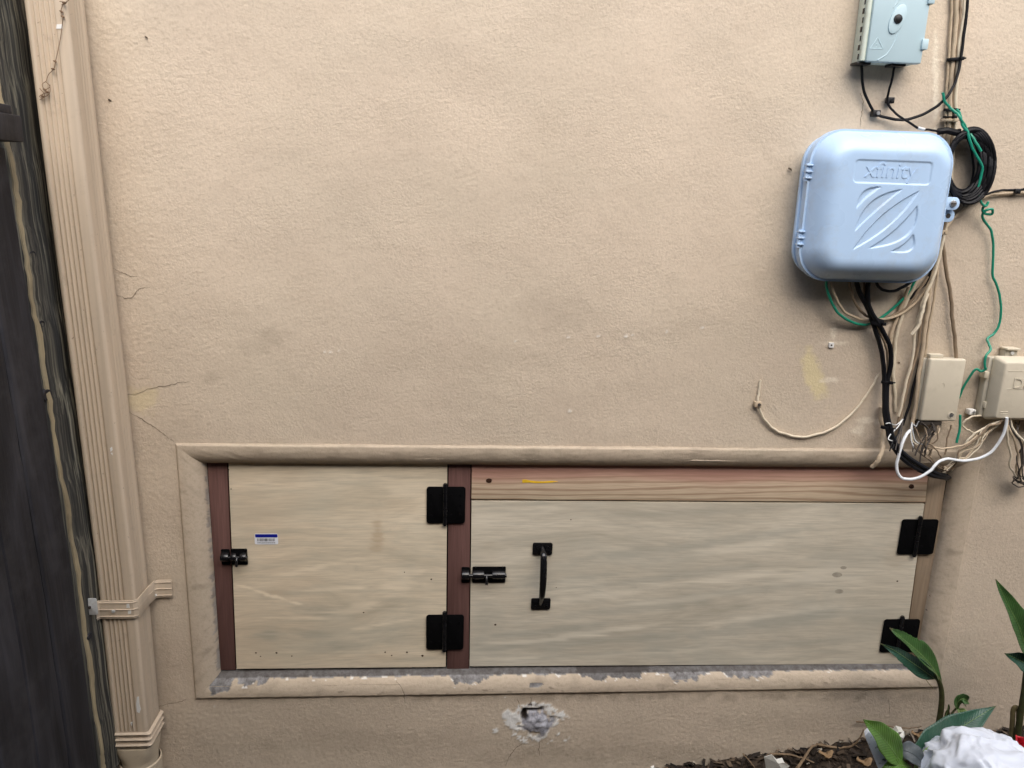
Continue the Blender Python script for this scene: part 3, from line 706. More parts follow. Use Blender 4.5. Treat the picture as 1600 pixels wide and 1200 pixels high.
hinge(dr, 1433.5, 811, 865.5, 1405, 1461.5, 0, YD - .001, 'upper black hinge'); hinge(dr, 1405.5, 967, 1018, 1377.5, 1433, 0, YD - .001, 'lower black hinge')
bolt(dr, 738, 790, 885, 910, 721, 733.5, YD - .001, 'black slide bolt with a drop knob', 'black keeper on the middle post')
hn = bpy.data.objects.new('pull_handle', None); COL.objects.link(hn); hn.parent = dr; ORG[hn.name] = ORG[dr.name]; hn['label'] = 'glossy black bow handle'
for (x0, y0, x1, y1) in ((832, 847.5, 863, 866), (829.5, 934, 860, 951)):
    G().prism(px_rrect(x0, y0, x1, y1, YD, .004), YD - .004, YD).build('plate', 'black_metal', hn, True, .001)
    for fx in (.22, .78):
        cx = x0 + (x1 - x0) * fx; cy = y0 + (y1 - y0) * (.35 if y0 < 900 else .68)
        G().disc(P(cx, cy, YD), .0024, YD - .0052, YD - .003, 10).build('screw', 'screw_black', hn)
hp = [P(847.5, 856, YD - .003), P(847.5, 861, YD - .014), P(847.8, 868, YD - .027), P(847.8, 884, YD - .034), P(847.5, 900, YD - .036), P(847, 916, YD - .034), P(846, 930, YD - .027), P(845, 938, YD - .014), P(844.5, 944, YD - .003)]
# keep the bow upright: x follows the plates
for i, p in enumerate(hp): p.x = hp[0].x + (hp[-1].x - hp[0].x) * i / 8
path = catmull(hp, 6); nn = len(path)
rings = []
for i, p in enumerate(path):
    s = i / (nn - 1); t = (path[min(i + 1, nn - 1)] - path[max(i - 1, 0)]).normalized(); sx = Vector((1, 0, 0)); q = t.cross(sx).normalized()
    wdt = .0042 + .0034 * math.sin(math.pi * s) ** .8 * (1.1 - .2 * s); th = .0038 + .0012 * math.sin(math.pi * s)
    rings.append([p + sx * wdt * math.cos(a_) + q * th * math.sin(a_) for a_ in np.linspace(0, 2 * math.pi, 15)[:-1]])
G().loft(rings).build('grip', 'black_metal', hn)
specks(dr, ((774, 976, 1.8), (892, 812, 1.2), (869, 918, .8), (1402, 908, 1.5)))
for x, y, rx in ((1308, 898, 8), (1311, 924, 7), (1318, 887, 5)):
    G().prism([P(x + rx * math.cos(t), y + rx * .5 * math.sin(t), YD) for t in np.linspace(0, 5.8, 12)], YD - .0003, YD + .001).build('knot_mark', 'stain', dr)

# ------------------------------------------------------------------ downspout
PF = -.085
ds = thing('downspout', 'tan fluted metal downspout running down the wall beside the old fence', 'downspout', P(205, 1200, PF))
WU = (P(137, 300, PF) - P(72, 300, PF)).x          # width of the front face
def prof(grooves=True):
    """cross-section, u to the right, v back from the front face"""
    w_ = WU; d_ = .070; pts = []
    n = 60
    GA = .0042 if grooves else 0; GB = .0016 if grooves else 0
    for k in range(n + 1):
        u = .006 + (w_ - .012) * k / n; s = u / w_
        gr = 0
        if .13 < s < .72:
            gr = GA * (.5 - .5 * math.cos(2 * math.pi * (s - .13) / (.59 / 5)))
        pts.append((u, gr))
    for k in range(1, 4): t = math.pi / 2 * k / 4; pts.append((w_ - .006 + .006 * math.sin(t), .006 - .006 * math.cos(t)))
    for k in range(25):
        s = k / 24; v_ = .006 + (d_ - .012) * s
        gr = GB * (.5 - .5 * math.cos(2 * math.pi * (s - .30) / .175)) if .30 < s < .83 else 0
        pts.append((w_ - gr, v_))
    pts += [(w_ - .006, d_), (.006, d_), (0, d_ - .006), (0, .006), (.002, .002)]
    return pts
PR = prof(); PS = prof(False)
def dsx(py):                                       # left edge of the pipe's front face at a photo row
    xs_ = [(-60, 27.5), (0, 35), (300, 72), (600, 112), (900, 150), (1160, 178), (1200, 182)]
    for (a0, b0), (a1, b1) in zip(xs_, xs_[1:]):
        if a0 <= py <= a1: return b0 + (b1 - b0) * (py - a0) / (a1 - a0)
def pring(py, grow=0, dz_=0, pr=None):
    o = P(dsx(py), py, PF); w_ = WU
    return [Vector((o.x + u + grow * (u / w_ - .5) * 2, PF + v_ + grow * (v_ / .07 - .5) * 2 * .7, o.z + dz_)) for u, v_ in (pr or PR)]
G().loft([pring(y) for y in (-60, 0, 100, 200, 300, 400, 500, 600, 700, 800, 900, 1000, 1060, 1100, 1130, 1150)]).build('pipe', 'pipe_paint', ds, True, 0, angle=60)
# ribbed collar
rg_ = []
for k in range(49):
    s = k / 48; py = 1143 + 26 * s
    rg_.append(pring(py, .0012 + .0062 * max(0, math.sin(s * 3 * 2 * math.pi - 1.2)) ** 1.5, 0, PS))
G().loft(rg_, False, False).build('collar', 'pipe_paint', ds, True, 0, angle=70)
# adapter: rectangular mouth narrowing to a round spigot
o1 = P(dsx(1168), 1168, PF); c0 = Vector((o1.x + WU / 2, PF + .035, o1.z))
def aring(s):
    z = c0.z - .006 - .10 * s; k = float(sstep(0, .45, s)); a_ = (WU / 2 + .003) * (1 - k) + .036 * k; b_ = .038 * (1 - k) + .036 * k; e = 2 / (4.5 * (1 - k) + 2 * k)
    cy = c0.y - .004 * s
    return [Vector((c0.x + a_ * math.copysign(abs(math.cos(t)) ** e, math.cos(t)), cy + b_ * math.copysign(abs(math.sin(t)) ** e, math.sin(t)), z)) for t in np.linspace(0, 2 * math.pi, 49)[:-1]]
G().loft([aring(s) for s in (0, .06, .14, .22, .30, .38, .45, .55, .7, 1)]).build('adapter', 'pipe_adapter', ds)
g = G(); zr = c0.z - .006 - .048
g.loft([[Vector((c0.x + r_ * math.cos(t), c0.y + r_ * math.sin(t), z_)) for t in np.linspace(0, 2 * math.pi, 41)[:-1]] for r_, z_ in ((.039, zr), (.0415, zr - .002), (.0415, zr - .09))], False, True)
g.build('spigot', 'pipe_adapter', ds)
# strap with its two flanges
SY = PF - .0025
sz0, sz1 = P(180, 940, SY).z, P(180, 964, SY).z
xl_ = P(dsx(950), 950, PF).x - .002; xr_ = xl_ + WU + .004
pth = [(xl_ - .009, SY - .020), (xl_ - .002, SY - .008), (xl_ + .004, SY), (xr_ - .005, SY), (xr_ + .001, SY + .005), (xr_ + .003, -.03), (xr_ + .006, -.010), (xr_ + .012, -.006), (xr_ + .040, -.005)]
def strap(pth, z0, z1, th=.0016):
    g = G(); L = []
    for i, (x, y) in enumerate(pth):
        a_ = Vector(pth[max(i - 1, 0)]); b_ = Vector(pth[min(i + 1, len(pth) - 1)]); t = (b_ - a_).normalized(); n = Vector((-t.y, t.x)) * -th
        L.append([Vector((x, y, z0)), Vector((x, y, (z0 + z1) / 2 + .003)), Vector((x, y, z1)), Vector((x + n.x, y + n.y, z1)), Vector((x + n.x * .6, y + n.y * .6, (z0 + z1) / 2)), Vector((x + n.x, y + n.y, z0))])
    return g.loft(L)
so = strap(pth, sz0 + .003, sz1 - .003).build('strap', 'pipe_paint', ds, True, .0003)
for zz in (sz0 - .002, (sz0 + sz1) / 2, sz1 + .002):
    G().tube([Vector((x, y - .0018, zz)) for x, y in pth[1:]], .0013, 6).build('rib', 'pipe_paint', so)
for x, y, yy in ((178, 954, SY), (243, 929, -.0075)):
    G().disc(P(x, y, yy), .0036, yy - .0045, yy, 10).build('screw', 'galvanised', so, True, .0008)
# chipped paint and the cobweb on the pipe
for poly in ([(214, 1089), (217, 1088), (218, 1100), (220, 1108), (218, 1114), (214, 1112), (213, 1100)], [(89, 38), (98, 38), (98, 45), (88, 45)], [(172, 700), (175, 698), (176, 703), (173, 706)],
             [(199, 942), (203, 941), (204, 948), (199, 948)], [(201, 953), (206, 952), (206, 957), (202, 958)], [(204, 1129), (207, 1128), (206, 1134)], [(1, 0), (0, 0), (0, 1)][:0], [(173, 708), (175.5, 707), (176, 711)]):
    if poly:
        dy = .0045 if 935 < poly[0][1] < 965 else .0008
        G().prism(pxpoly(poly, PF), PF - dy, PF + .001).build('paint_chip', 'paint_chip', ds)
g = G(); wy = PF - .003
for pl_ in ([(100, 3), (95, 18), (98, 28), (97, 40), (94, 62), (87, 95), (84, 108), (76, 116), (72, 127)], [(72, 127), (66, 132), (70, 140), (78, 135), (72, 128)], [(62, 138), (70, 148), (66, 152), (62, 150), (76, 143)], [(78, 132), (77, 146), (62, 156)], [(93, 2), (104, 4), (96, 8), (108, 0)]):
    g.tube(catmull([P(x, y, wy - random.uniform(0, .004)) for x, y in pl_], 4), .0006, 5)
for x, y in ((96, 18), (98, 26), (86, 96), (83, 108), (70, 140), (74, 144), (66, 150), (100, 5)):
    c = P(x, y, wy); g.tube([c + Vector((-.003, 0, .001)), c, c + Vector((.003, -.001, -.001))], [.0008, .0021, .0008], 6)
g.build('cobweb', 'cobweb', ds)

# ------------------------------------------------------------------ old fence: weathered post on the wall and the dark plank gate
fp = thing('fence_post', 'weathered grey wooden fence post with knots between gate and downspout', 'post', P(160, 1200, -.15))
def postring(py, x, wdt=.09):
    o = P(x, py, -.150); j = random.uniform(-.0015, .0015)
    return [Vector((o.x - wdt, -.150, o.z)), Vector((o.x - .007, -.150, o.z)), Vector((o.x - .001 + j, -.146, o.z)), Vector((o.x + j, -.140, o.z)), Vector((o.x + .001, -.10, o.z)), Vector((o.x + .001, -.05, o.z)), Vector((o.x, -.012, o.z)), Vector((o.x - wdt, -.012, o.z))]
ex = [(-80, -40), (0, -27), (150, -3), (300, 21), (450, 45), (600, 69), (750, 94), (900, 119), (1050, 138), (1180, 157), (1230, 163)]
rr_ = []
for (a0, b0), (a1, b1) in zip(ex, ex[1:]):
    for k in range(10):
        t = k / 10; py = a0 + (a1 - a0) * t; rr_.append(postring(py, b0 + (b1 - b0) * t + math.sin(py * .05) * .8))
rr_.append(postring(*ex[-1]))
po = G().loft(rr_).build('timber', 'weathered_wood', fp, True, 0, angle=30)
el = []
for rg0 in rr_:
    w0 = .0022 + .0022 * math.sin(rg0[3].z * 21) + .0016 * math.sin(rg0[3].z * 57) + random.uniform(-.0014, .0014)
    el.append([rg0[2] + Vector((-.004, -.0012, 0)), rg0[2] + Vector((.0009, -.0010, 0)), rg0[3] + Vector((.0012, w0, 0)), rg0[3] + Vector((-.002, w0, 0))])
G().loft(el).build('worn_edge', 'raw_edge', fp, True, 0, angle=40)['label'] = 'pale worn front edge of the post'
def knot_on_post(x, y, Yk, r):
    q = P(x, y, Yk); q.x += .0015
    g = G()
    for rr0, xx in ((r, -.001), (r * 1.15, .0012), (r * .8, .0016)):
        pass
    g.loft([[Vector((q.x + xx, Yk + rr0 * 1.6 * math.cos(t), q.z + rr0 * math.sin(t))) for t in np.linspace(0, 2 * math.pi, 15)[:-1]] for rr0, xx in ((r * 1.5, -.003), (r * 1.1, .0012), (r * .8, .0005), (r * .3, -.0002))])
    g.build('knot', 'dark_wood', fp)
def on_post(px, py):
    """depth on the post's right-hand face seen at this pixel"""
    best = None
    for k in range(60):
        Y = -.145 + k * .002; q = P(px, py, Y)
        for (a0, b0), (a1, b1) in zip(ex, ex[1:]):
            if a0 <= py <= a1: e = P(b0 + (b1 - b0) * (py - a0) / (a1 - a0), py, -.150).x
        d = abs(q.x - e)
        if best is None or d < best[0]: best = (d, Y)
    return best[1]
for x, y, r in ((49, 398, .0055), (64, 506, .0045), (72, 617, .008), (139, 994, .0045)):
    knot_on_post(x, y, on_post(x, y), r)

FY = on_post(141, 947) - .006
fl = G().prism(px_rrect(130.5, 934.5, 152.5, 960, FY, .003), FY - .002, FY).build('flange', 'galvanised', so, True, .0005)
fl['label'] = 'bare white galvanised strap end on the fence side'
G().disc(P(141, 948, FY), .0030, FY - .004, FY - .001, 10).build('screw', 'dark_cable', fl)
gt = thing('plank_gate', 'dark charcoal vertical plank gate at the left edge beside the weathered post', 'gate', P(150, 1200, -.165))
gx0 = lambda py: P({0: -25}.get(py, 20 + (py - 300) * .158 if py < 900 else 115 + (py - 900) * .131), py, -.165).x
ztop = P(15, 232, -.165).z
def plank(y0, y1, dxo, seed):
    rnd = random.Random(seed); rings = []
    for py in [232 + (1290 - 232) * k / 24 for k in range(25)]:
        x = gx0(py) + dxo; z = P(15 + (py - 232) * .14, py, -.165).z; j = rnd.uniform(-.0012, .0012)
        rings.append([Vector((x - .019, y0, z)), Vector((x - .003, y0 + j, z)), Vector((x + j * .3, y0 - .004 + j, z)), Vector((x + rnd.uniform(-.0008, .0008), (y0 + y1) / 2, z)), Vector((x + j * .2, y1 + .004, z)), Vector((x - .003, y1, z)), Vector((x - .019, y1, z))])
    return G().loft(rings).build('plank', 'dark_wood', gt, True, 0, angle=30)
yy = -.165
for k in range(19):
    plank(yy, yy - .0898, -.001 - .0012 * (k % 2), k); yy -= .0905
rl = [P(37, y, -.168) for y in (180, 222)]
rz0, rz1 = P(20, 222, -.18).z, P(20, 180, -.18).z; rx = P(36, 200, -.175).x
G().box((rx - .05, -1.85, rz0), (rx, -.175, rz1)).build('rail', 'dark_wood', gt, True, .003)
G().box((rx - .05, -1.85, rz1 + .001), (rx - .018, -.165, rz1 + .016)).build('rail', 'dark_wood', gt, True, .003)
# ------------------------------------------------------------------ big grey enclosure
def sdist(pts, poly):
    """inside mask and distance to the outline, for Nx2 points"""
    ins = np.zeros(len(pts), bool); d = np.full(len(pts), 9.0); n = len(poly)
    for i in range(n):
        a_, b_ = np.array(poly[i]), np.array(poly[(i + 1) % n]); e = b_ - a_
        w_ = pts - a_; t = np.clip((w_ @ e) / (e @ e + 1e-12), 0, 1); d = np.minimum(d, np.hypot(*(w_ - t[:, None] * e).T))
        c = ((a_[1] > pts[:, 1]) != (b_[1] > pts[:, 1]))
        xi = (b_[0] - a_[0]) * (pts[:, 1] - a_[1]) / ((b_[1] - a_[1]) if abs(b_[1] - a_[1]) > 1e-12 else 1e-12) + a_[0]
        ins ^= c & (pts[:, 0] < xi)
    return ins, d
YR, YF = -.056, -.096
L_, R_ = P(1257, 322, YR).x, P(1479, 322, YR).x; T_, B_ = P(1385, 203, YR - .01).z, P(1360, 441.5, YR - .004).z
ecx, ecz, ea, eb = (L_ + R_) / 2, (T_ + B_) / 2, (R_ - L_) / 2, (T_ - B_) / 2
enc = thing('utility_enclosure', 'large pale blue-grey rounded plastic utility enclosure with embossed slashes', 'utility box', (ecx, 0, ecz - eb))
fpx = lambda zx, zy: (lambda q: (q.x, q.z))(P(1230 + zx / 5.714, 190 + zy / 5.714, YF))
def bez(p0, p1, m, n=14):
    p0, p1, m = np.array(p0), np.array(p1), np.array(m); c = 2 * m - (p0 + p1) / 2
    return [tuple((1 - t) ** 2 * p0 + 2 * t * (1 - t) * c + t * t * p1) for t in np.linspace(0, 1, n)]
leafs = []
for p0, p1, up, lo_ in (((615, 790), (855, 580), (680, 625), (722, 672)), ((600, 990), (1040, 600), (745, 720), (800, 800)), ((580, 1150), (1190, 610), (845, 835), (935, 915)),
                        ((715, 1135), (1165, 740), (960, 965), (1075, 1020)), ((910, 1160), (1130, 995), (1035, 1095), (1110, 1150))):
    q0, q1 = fpx(*p0), fpx(*p1)
    leafs.append(bez(q0, q1, fpx(*up)) + bez(q1, q0, fpx(*lo_))[1:-1])
pan = [(p.x, p.z) for p in px_rrect(1334, 250.5, 1456.5, 288, YF, .008, 5)]
NP, NR = 460, 104
def rr_param(a_, b_, r, n):
    """n points evenly spread on a rounded rectangle"""
    out = rrect(0, 0, a_, b_, r, 24); q = [np.array((p.x, p.z)) for p in out]; q.append(q[0])
    seg = np.array([np.hypot(*(q[i + 1] - q[i])) for i in range(len(q) - 1)]); cs = np.concatenate([[0], np.cumsum(seg)])
    s = np.linspace(0, cs[-1], n, endpoint=False)
    return np.stack([np.interp(s, cs, [p[0] for p in q]), np.interp(s, cs, [p[1] for p in q])], 1)
base_ring = rr_param(ea, eb, .062, NP)
rings = []
mn = min(ea, eb)
for k in range(NR + 1):
    d = mn * .985 * (k / NR) ** 1.0
    r = max(.062 - d, .012)
    rings.append((d, np.stack([base_ring[:, 0] * 0, base_ring[:, 0] * 0], 1)))
# keep the perimeter parameter consistent: scale towards a central segment
pts_all = []; dd = []
for d, _ in rings:
    q = rr_param(ea - d, eb - d, max(.062 - d * .8, .006), NP); pts_all.append(q); dd.append(np.full(NP, d))
pa = np.concatenate(pts_all); da = np.concatenate(dd)
y = YR - (YR - YF) * (1 - (1 - np.clip((da - .004) / .046, 0, 1)) ** 2.7) * (da > .004)
wp = pa + np.array([ecx, ecz])
dep = np.zeros(len(pa))
for poly, dpt in [(l, .0026) for l in leafs] + [(pan, .0016)]:
    ins, ds_ = sdist(wp, poly); dep = np.maximum(dep, dpt * sstep(0, .0022, ds_) * ins)
y = y + dep
vs = [(float(wp[i, 0]), float(y[i]), float(wp[i, 1])) for i in range(len(pa))]
fs = []
for i in range(NR):
    for j in range(NP):
        a_ = i * NP + j; b_ = i * NP + (j + 1) % NP; fs.append((a_, b_, b_ + NP, a_ + NP))
fs.append(tuple(NR * NP + j for j in range(NP)))
rim = [(float(p[0] + ecx), YR + .0, float(p[1] + ecz)) for p in base_ring]
g = G().add(vs, fs)
g.loft([[Vector((p[0], YR + t, p[2])) for p in rim] for t in (0.0, .006, .018)], False, True)
cov = g.build('cover', 'grey_plastic', enc, True, 0, angle=50)
# base box behind the cover, a little to the left
bo = [Vector((ecx - .006 + p.x, 0, ecz + p.z)) for p in rrect(0, 0, ea - .002, eb - .008, .055, 8)]
bo2 = [Vector((ecx - .004 + p.x, 0, ecz + p.z)) for p in rrect(0, 0, ea - .012, eb - .018, .05, 8)]
G().loft([[Vector((p.x, -.036, p.z)) for p in bo], [Vector((p.x, -.028, p.z)) for p in bo], [Vector((p.x, -.022, p.z)) for p in bo2], [Vector((p.x, .0, p.z)) for p in bo2]]).build('base', 'grey_plastic', enc, True, .001)
for yy in (269, 373):
    for dy in (-11, -1, 9):
        x0 = P(1259, yy + dy, YR).x
        q = P(1262, yy + dy, YR); xh = ecx - ea
        G().box((xh - .006, -.0605, q.z - .0016), (xh + .016, -.046, q.z + .0016)).build('hinge_lug', 'grey_plastic', enc, True, .0012)
    q0, q1 = P(1258, yy - 14, YR), P(1258, yy + 14, YR); xh = ecx - ea - .003
    G().tube([(xh, -.054, q0.z), (xh, -.054, q1.z)], .0035, 10).build('hinge_pin', 'grey_plastic', enc)
def tab(name, x, y, Yt, w_, h_, mat, parent, hole):
    c = P(x, y, Yt); o = G().prism(rrect(c.x, c.z, w_, h_, h_ * .9, 6), Yt - .005, Yt + .012).build(name, mat, parent, True, .0012)
    if hole:
        G().disc(c + Vector((.004, 0, 0)), .0048, Yt - .0056, Yt - .004, 14).build('hole', 'dark_cable', o)
    else:
        G().disc(c + Vector((.003, 0, 0)), .0065, Yt - .008, Yt - .004, 16).build('screw', 'steel', o, True, .0008)
        G().box((c.x - .002, Yt - .0086, c.z - .001), (c.x + .008, Yt - .0078, c.z + .001)).build('screw_slot', 'dark_cable', o)
tab('lock_tab', 1484, 318, -.046, .017, .012, 'grey_plastic', enc, False)
tab('lock_tab', 1476, 337, -.034, .017, .012, 'grey_plastic', enc, True)
def text(s, name, mat, parent, x0, x1, yc, Yt, ext, height=None, shear=0):
    cu = bpy.data.curves.new(name, 'FONT'); cu.body = s; cu.extrude = ext; cu.align_x = 'CENTER'; cu.align_y = 'CENTER'; cu.size = 1; cu.shear = shear; cu.resolution_u = 3
    t = bpy.data.objects.new(name, cu); COL.objects.link(t)
    dg = bpy.context.evaluated_depsgraph_get(); me = bpy.data.meshes.new_from_object(t.evaluated_get(dg))
    bpy.data.objects.remove(t)
    co = np.array([v.co for v in me.vertices]); c = (co.max(0) + co.min(0)) / 2; sz = co.max(0) - co.min(0)
    A_, B2 = P(x0, yc, Yt), P(x1, yc, Yt); k = (B2.x - A_.x) / sz[0]; kz = k if height is None else height / sz[1]
    g = G(); vs = [Vector(((A_.x + B2.x) / 2 + (p[0] - c[0]) * k, Yt - p[2], (A_.z + B2.z) / 2 + (p[1] - c[1]) * kz)) for p in co]
    g.add(vs, [tuple(p.vertices) for p in me.polygons])
    return g.build(name, mat, parent, False)
lt = text('xfinity', 'lettering', 'grey_plastic', cov, 1351, 1434, 269.5, YF + .0012, .0006, None, .12)

# ------------------------------------------------------------------ pale terminal box at the top
TBY = -.046
def q4(pts, Y): return [P(a_, b_, Y) for a_, b_ in pts]
tl_, br_ = P(1352, 97, TBY), P(1441, 97, TBY)
tx0, tx1, tz0 = P(1351, 97, TBY).x, P(1440, 97, TBY).x, P(1395, 97.5, TBY).z
tz1 = tz0 + .215
tb = thing('terminal_box', 'pale greenish plastic terminal box with a round black lock at top right', 'utility box', ((tx0 + tx1) / 2, 0, tz0))
G().box((tx0 + .003, TBY, tz0), (tx1, TBY + .016, tz1)).build('cover', 'pale_plastic', tb, True, .003)
tcov = tb.children[0]
G().box((tx0 - .004, TBY + .0165, tz0 + .001), (tx1 - .002, -.002, tz1)).build('base', 'pale_plastic_side', tb, True, .003)
g = G().tube([(tx0 - .0005, TBY + .009, tz0 + .002), (tx0 - .0005, TBY + .009, tz1)], .005, 12).build('hinge_rail', 'pale_plastic_side', tb)
for k in range(14):
    z = tz0 + .006 + k * .0155
    G().box((tx0 - .0048, TBY + .018, z), (tx0 - .0035, TBY + .0205 + .003 * (k % 2), z + .009)).build('vent_notch', 'dark_cable', tb, False)
lc = P(1402, 30, TBY)
def ell(cx, cz, a_, b_, rot, n=36):
    return [Vector((cx + a_ * math.cos(t) * math.cos(rot) - b_ * math.sin(t) * math.sin(rot), 0, cz + a_ * math.cos(t) * math.sin(rot) + b_ * math.sin(t) * math.cos(rot))) for t in np.linspace(0, 2 * math.pi, n + 1)[:-1]]
lk = G().prism(ell(lc.x, lc.z, .013, .026, -.35), TBY - .0022, TBY + .001).build('lock_boss', 'pale_plastic', tcov, True, .0008)
G().disc(lc, .0078, TBY - .0045, TBY - .001, 20).build('lock', 'screw_black', tcov, True, .0008)
G().disc(lc, .0045, TBY - .0054, TBY - .004, 16).build('lock_core', 'screw_black', tcov, True, .0004)
arc = catmull([P(x, y, TBY) for x, y in ((1371, 94), (1385, 85), (1394, 72), (1400, 60), (1405, 48))], 6) ; G().tube(arc, .0011, 6).build('embossed_arc', 'pale_plastic', tcov)
arc = catmull([P(x, y, TBY) for x, y in ((1396, 12), (1402, 3), (1407, -8), (1412, -22))], 6); G().tube(arc, .0011, 6).build('embossed_arc', 'pale_plastic', tcov)
tri = [P(x, y, TBY) for x, y in ((1371.5, 59), (1379.5, 76), (1359, 76), (1371.5, 59))]
wt = G().tube(tri[:2], .0008, 5).tube(tri[1:3], .0008, 5).tube(tri[2:], .0008, 5).build('warning_triangle', 'pale_plastic', tcov)
G().tube([P(1372, 65, TBY), P(1368.5, 70, TBY), P(1372, 70, TBY), P(1369, 74, TBY)], .0006, 5).build('warning_bolt', 'pale_plastic', wt)
for y0, y1 in ((60, 77), (-12, 5)):
    a_, b_ = P(1441, y0, TBY - .004), P(1441, y1, TBY - .004)
    G().box((tx1 - .006, TBY - .004, b_.z), (tx1 + .006, TBY + .020, a_.z)).build('latch', 'pale_plastic', tb, True, .0015)
for x in (1347, 1402):
    c = P(x, 99, -.03); G().box((c.x - .014, -.036, tz0 - .004), (c.x + .014, -.012, tz0 + .0005)).build('cable_gland', 'screw_black', tb, True, .001)

# ------------------------------------------------------------------ small beige box
SBY = -.034
sx0, sx1 = P(1446, 610, SBY).x, P(1502.5, 610, SBY).x; sz1_, sz0_ = P(1475, 561, SBY).z, P(1472, 658.5, SBY).z
sb = thing('junction_box', 'small narrow beige plastic junction box with a screw at its lower corner', 'junction box', ((sx0 + sx1) / 2, 0, sz0_))
G().box((sx0, SBY, sz0_), (sx1, SBY + .014, sz1_)).build('cover', 'beige_plastic', sb, True, .004, 3)
G().box((sx0 - .005, SBY + .0145, sz0_ - .001), (sx1 - .002, -.001, sz1_ - .002)).build('base', 'beige_plastic_base', sb, True, .003)
sc_ = sb.children[0]; c = P(1486, 649, SBY)
g = G(); g.loft([[Vector((c.x + r * math.cos(t), yy, c.z + r * math.sin(t))) for t in np.linspace(0, 2 * math.pi, 19)[:-1]] for r, yy in ((.0068, SBY + .0005), (.0068, SBY - .0012), (.0052, SBY - .0012), (.0050, SBY + .0004))]); g.build('screw_well', 'beige_plastic_base', sc_)
G().disc(c, .0044, SBY - .0010, SBY + .001, 14).build('screw', 'steel', sc_)
a_ = P(1467, 556, SBY); G().box((a_.x - .014, SBY + .006, sz1_ - .001), (a_.x + .014, SBY + .02, sz1_ + .008)).build('hinge_tab', 'beige_plastic', sb, True, .001)
G().tube([P(1472, 598, SBY), P(1476, 600, SBY), P(1475, 606, SBY)], .0006, 5).build('moulded_mark', 'beige_plastic', sc_)
G().box((sx0 + .004, -.030, sz0_ - .010), (sx0 + .050, -.008, sz0_ - .001)).build('grommet_bar', 'dark_cable', sb, True, .001)

# ------------------------------------------------------------------ beige box at the right edge
RBY = -.048
rx0, rx1 = P(1556, 600, RBY).x, P(1556, 600, RBY).x + .17; rz1_, rz0_ = P(1580, 563, RBY).z, P(1580, 655, RBY).z
rb = thing('interface_box', 'beige telephone interface box cut off by the right edge', 'utility box', ((rx0 + rx1) / 2, 0, rz0_))
def taper(x0, x1, z0, z1, yf, yb, ins):
    o = rrect((x0 + x1) / 2, (z0 + z1) / 2, (x1 - x0) / 2, (z1 - z0) / 2, .008, 5); i = rrect((x0 + x1) / 2, (z0 + z1) / 2, (x1 - x0) / 2 - ins, (z1 - z0) / 2 - ins, .006, 5)
    return G().loft([[Vector((p.x, yb, p.z)) for p in o], [Vector((p.x, yb - .006, p.z)) for p in o], [Vector((p.x, yf, p.z)) for p in i]])
xo = P(1546, 600, -.024).x; zo0, zo1 = P(1545, 652, -.024).z, P(1556, 556, -.024).z
rc = taper(xo, xo + .19, zo0 - .004, zo1, RBY, -.020, .009).build('cover', 'beige_plastic', rb, True, .002)
G().box((xo - .007, -.0195, zo0 - .002), (xo + .188, -.001, zo1 - .004)).build('base', 'beige_plastic_base', rb, True, .003)
text('DS', 'lettering', 'beige_plastic', rc, 1584, 1609, 599, RBY - .0004, .0009)
for y in (580, 608):
    G().tube([P(1575 if y < 600 else 1573, y, RBY), P(1625, y, RBY)], .0007, 6).build('moulded_line', 'beige_plastic', rc)
for y in (643.5, 647):
    G().tube([P(1563, y, RBY), P(1575, y, RBY)], .0007, 6).build('moulded_line', 'beige_plastic', rc)
c = P(1581, 549, -.02)
lp = G().box((c.x - .013, -.020, c.z - .012), (c.x + .013, -.002, c.z + .004)).build('mounting_ear', 'beige_plastic_base', rb, True, .0015)
G().box((c.x - .015, -.026, c.z + .003), (c.x + .015, -.002, c.z + .007)).build('ear_cap', 'beige_plastic', lp, True, .001)
G().disc(c + Vector((0, 0, -.003)), .004, -.023, -.019, 12).build('screw', 'galvanised', lp)
for y in (585, 632):
    c = P(1540, y, -.02); G().box((c.x - .006, -.026, c.z - .007), (c.x + .004, -.008, c.z + .007)).build('hinge_lug', 'beige_plastic', rb, True, .0015)

# ------------------------------------------------------------------ cables
def cable(name, label, pts, r, mat, group=None, cat='cable', n=8, sub=7):
    p_ = catmull([P(*p) for p in pts], sub); rnd = random.Random(label); a0 = [rnd.uniform(0, 6.28) for _ in range(4)]; amp = .0007 if 'beige' in mat or 'brown' in mat or 'pale' in mat else .0003
    p_ = [q + Vector((math.sin(i * .55 + a0[0]) + .6 * math.sin(i * 1.3 + a0[1]), 0, math.sin(i * .47 + a0[2]) + .6 * math.sin(i * 1.1 + a0[3]))) * amp for i, q in enumerate(p_)]
    o = G().tube(p_, r, n).build(name, mat)
    return tag(o, label, cat, group)
V = 'cables running up the wall at the right'
cable('cable', 'leftmost thin beige cable of the upright run beside the terminal box', [(1489, -60, -.006), (1487, 0, -.006), (1486, 40, -.006), (1482, 92, -.007), (1479, 150, -.006), (1476, 205, -.006), (1474, 260, -.006), (1474, 330, -.008), (1473, 362, -.01)], .0023, 'beige_cable', V)
cable('cable', 'second thicker beige cable of the upright run beside the terminal box', [(1496, -60, -.008), (1494, 0, -.008), (1493, 50, -.008), (1488, 95, -.009), (1485, 150, -.008), (1482, 205, -.008), (1480, 260, -.008), (1477, 340, -.010), (1472, 372, -.012), (1466, 405, -.012), (1455, 438, -.014), (1451, 475, -.016), (1446, 510, -.016), (1440, 556, -.016), (1434, 600, -.018), (1429, 645, -.018), (1425, 662, -.02)], .0040, 'beige_cable', V)
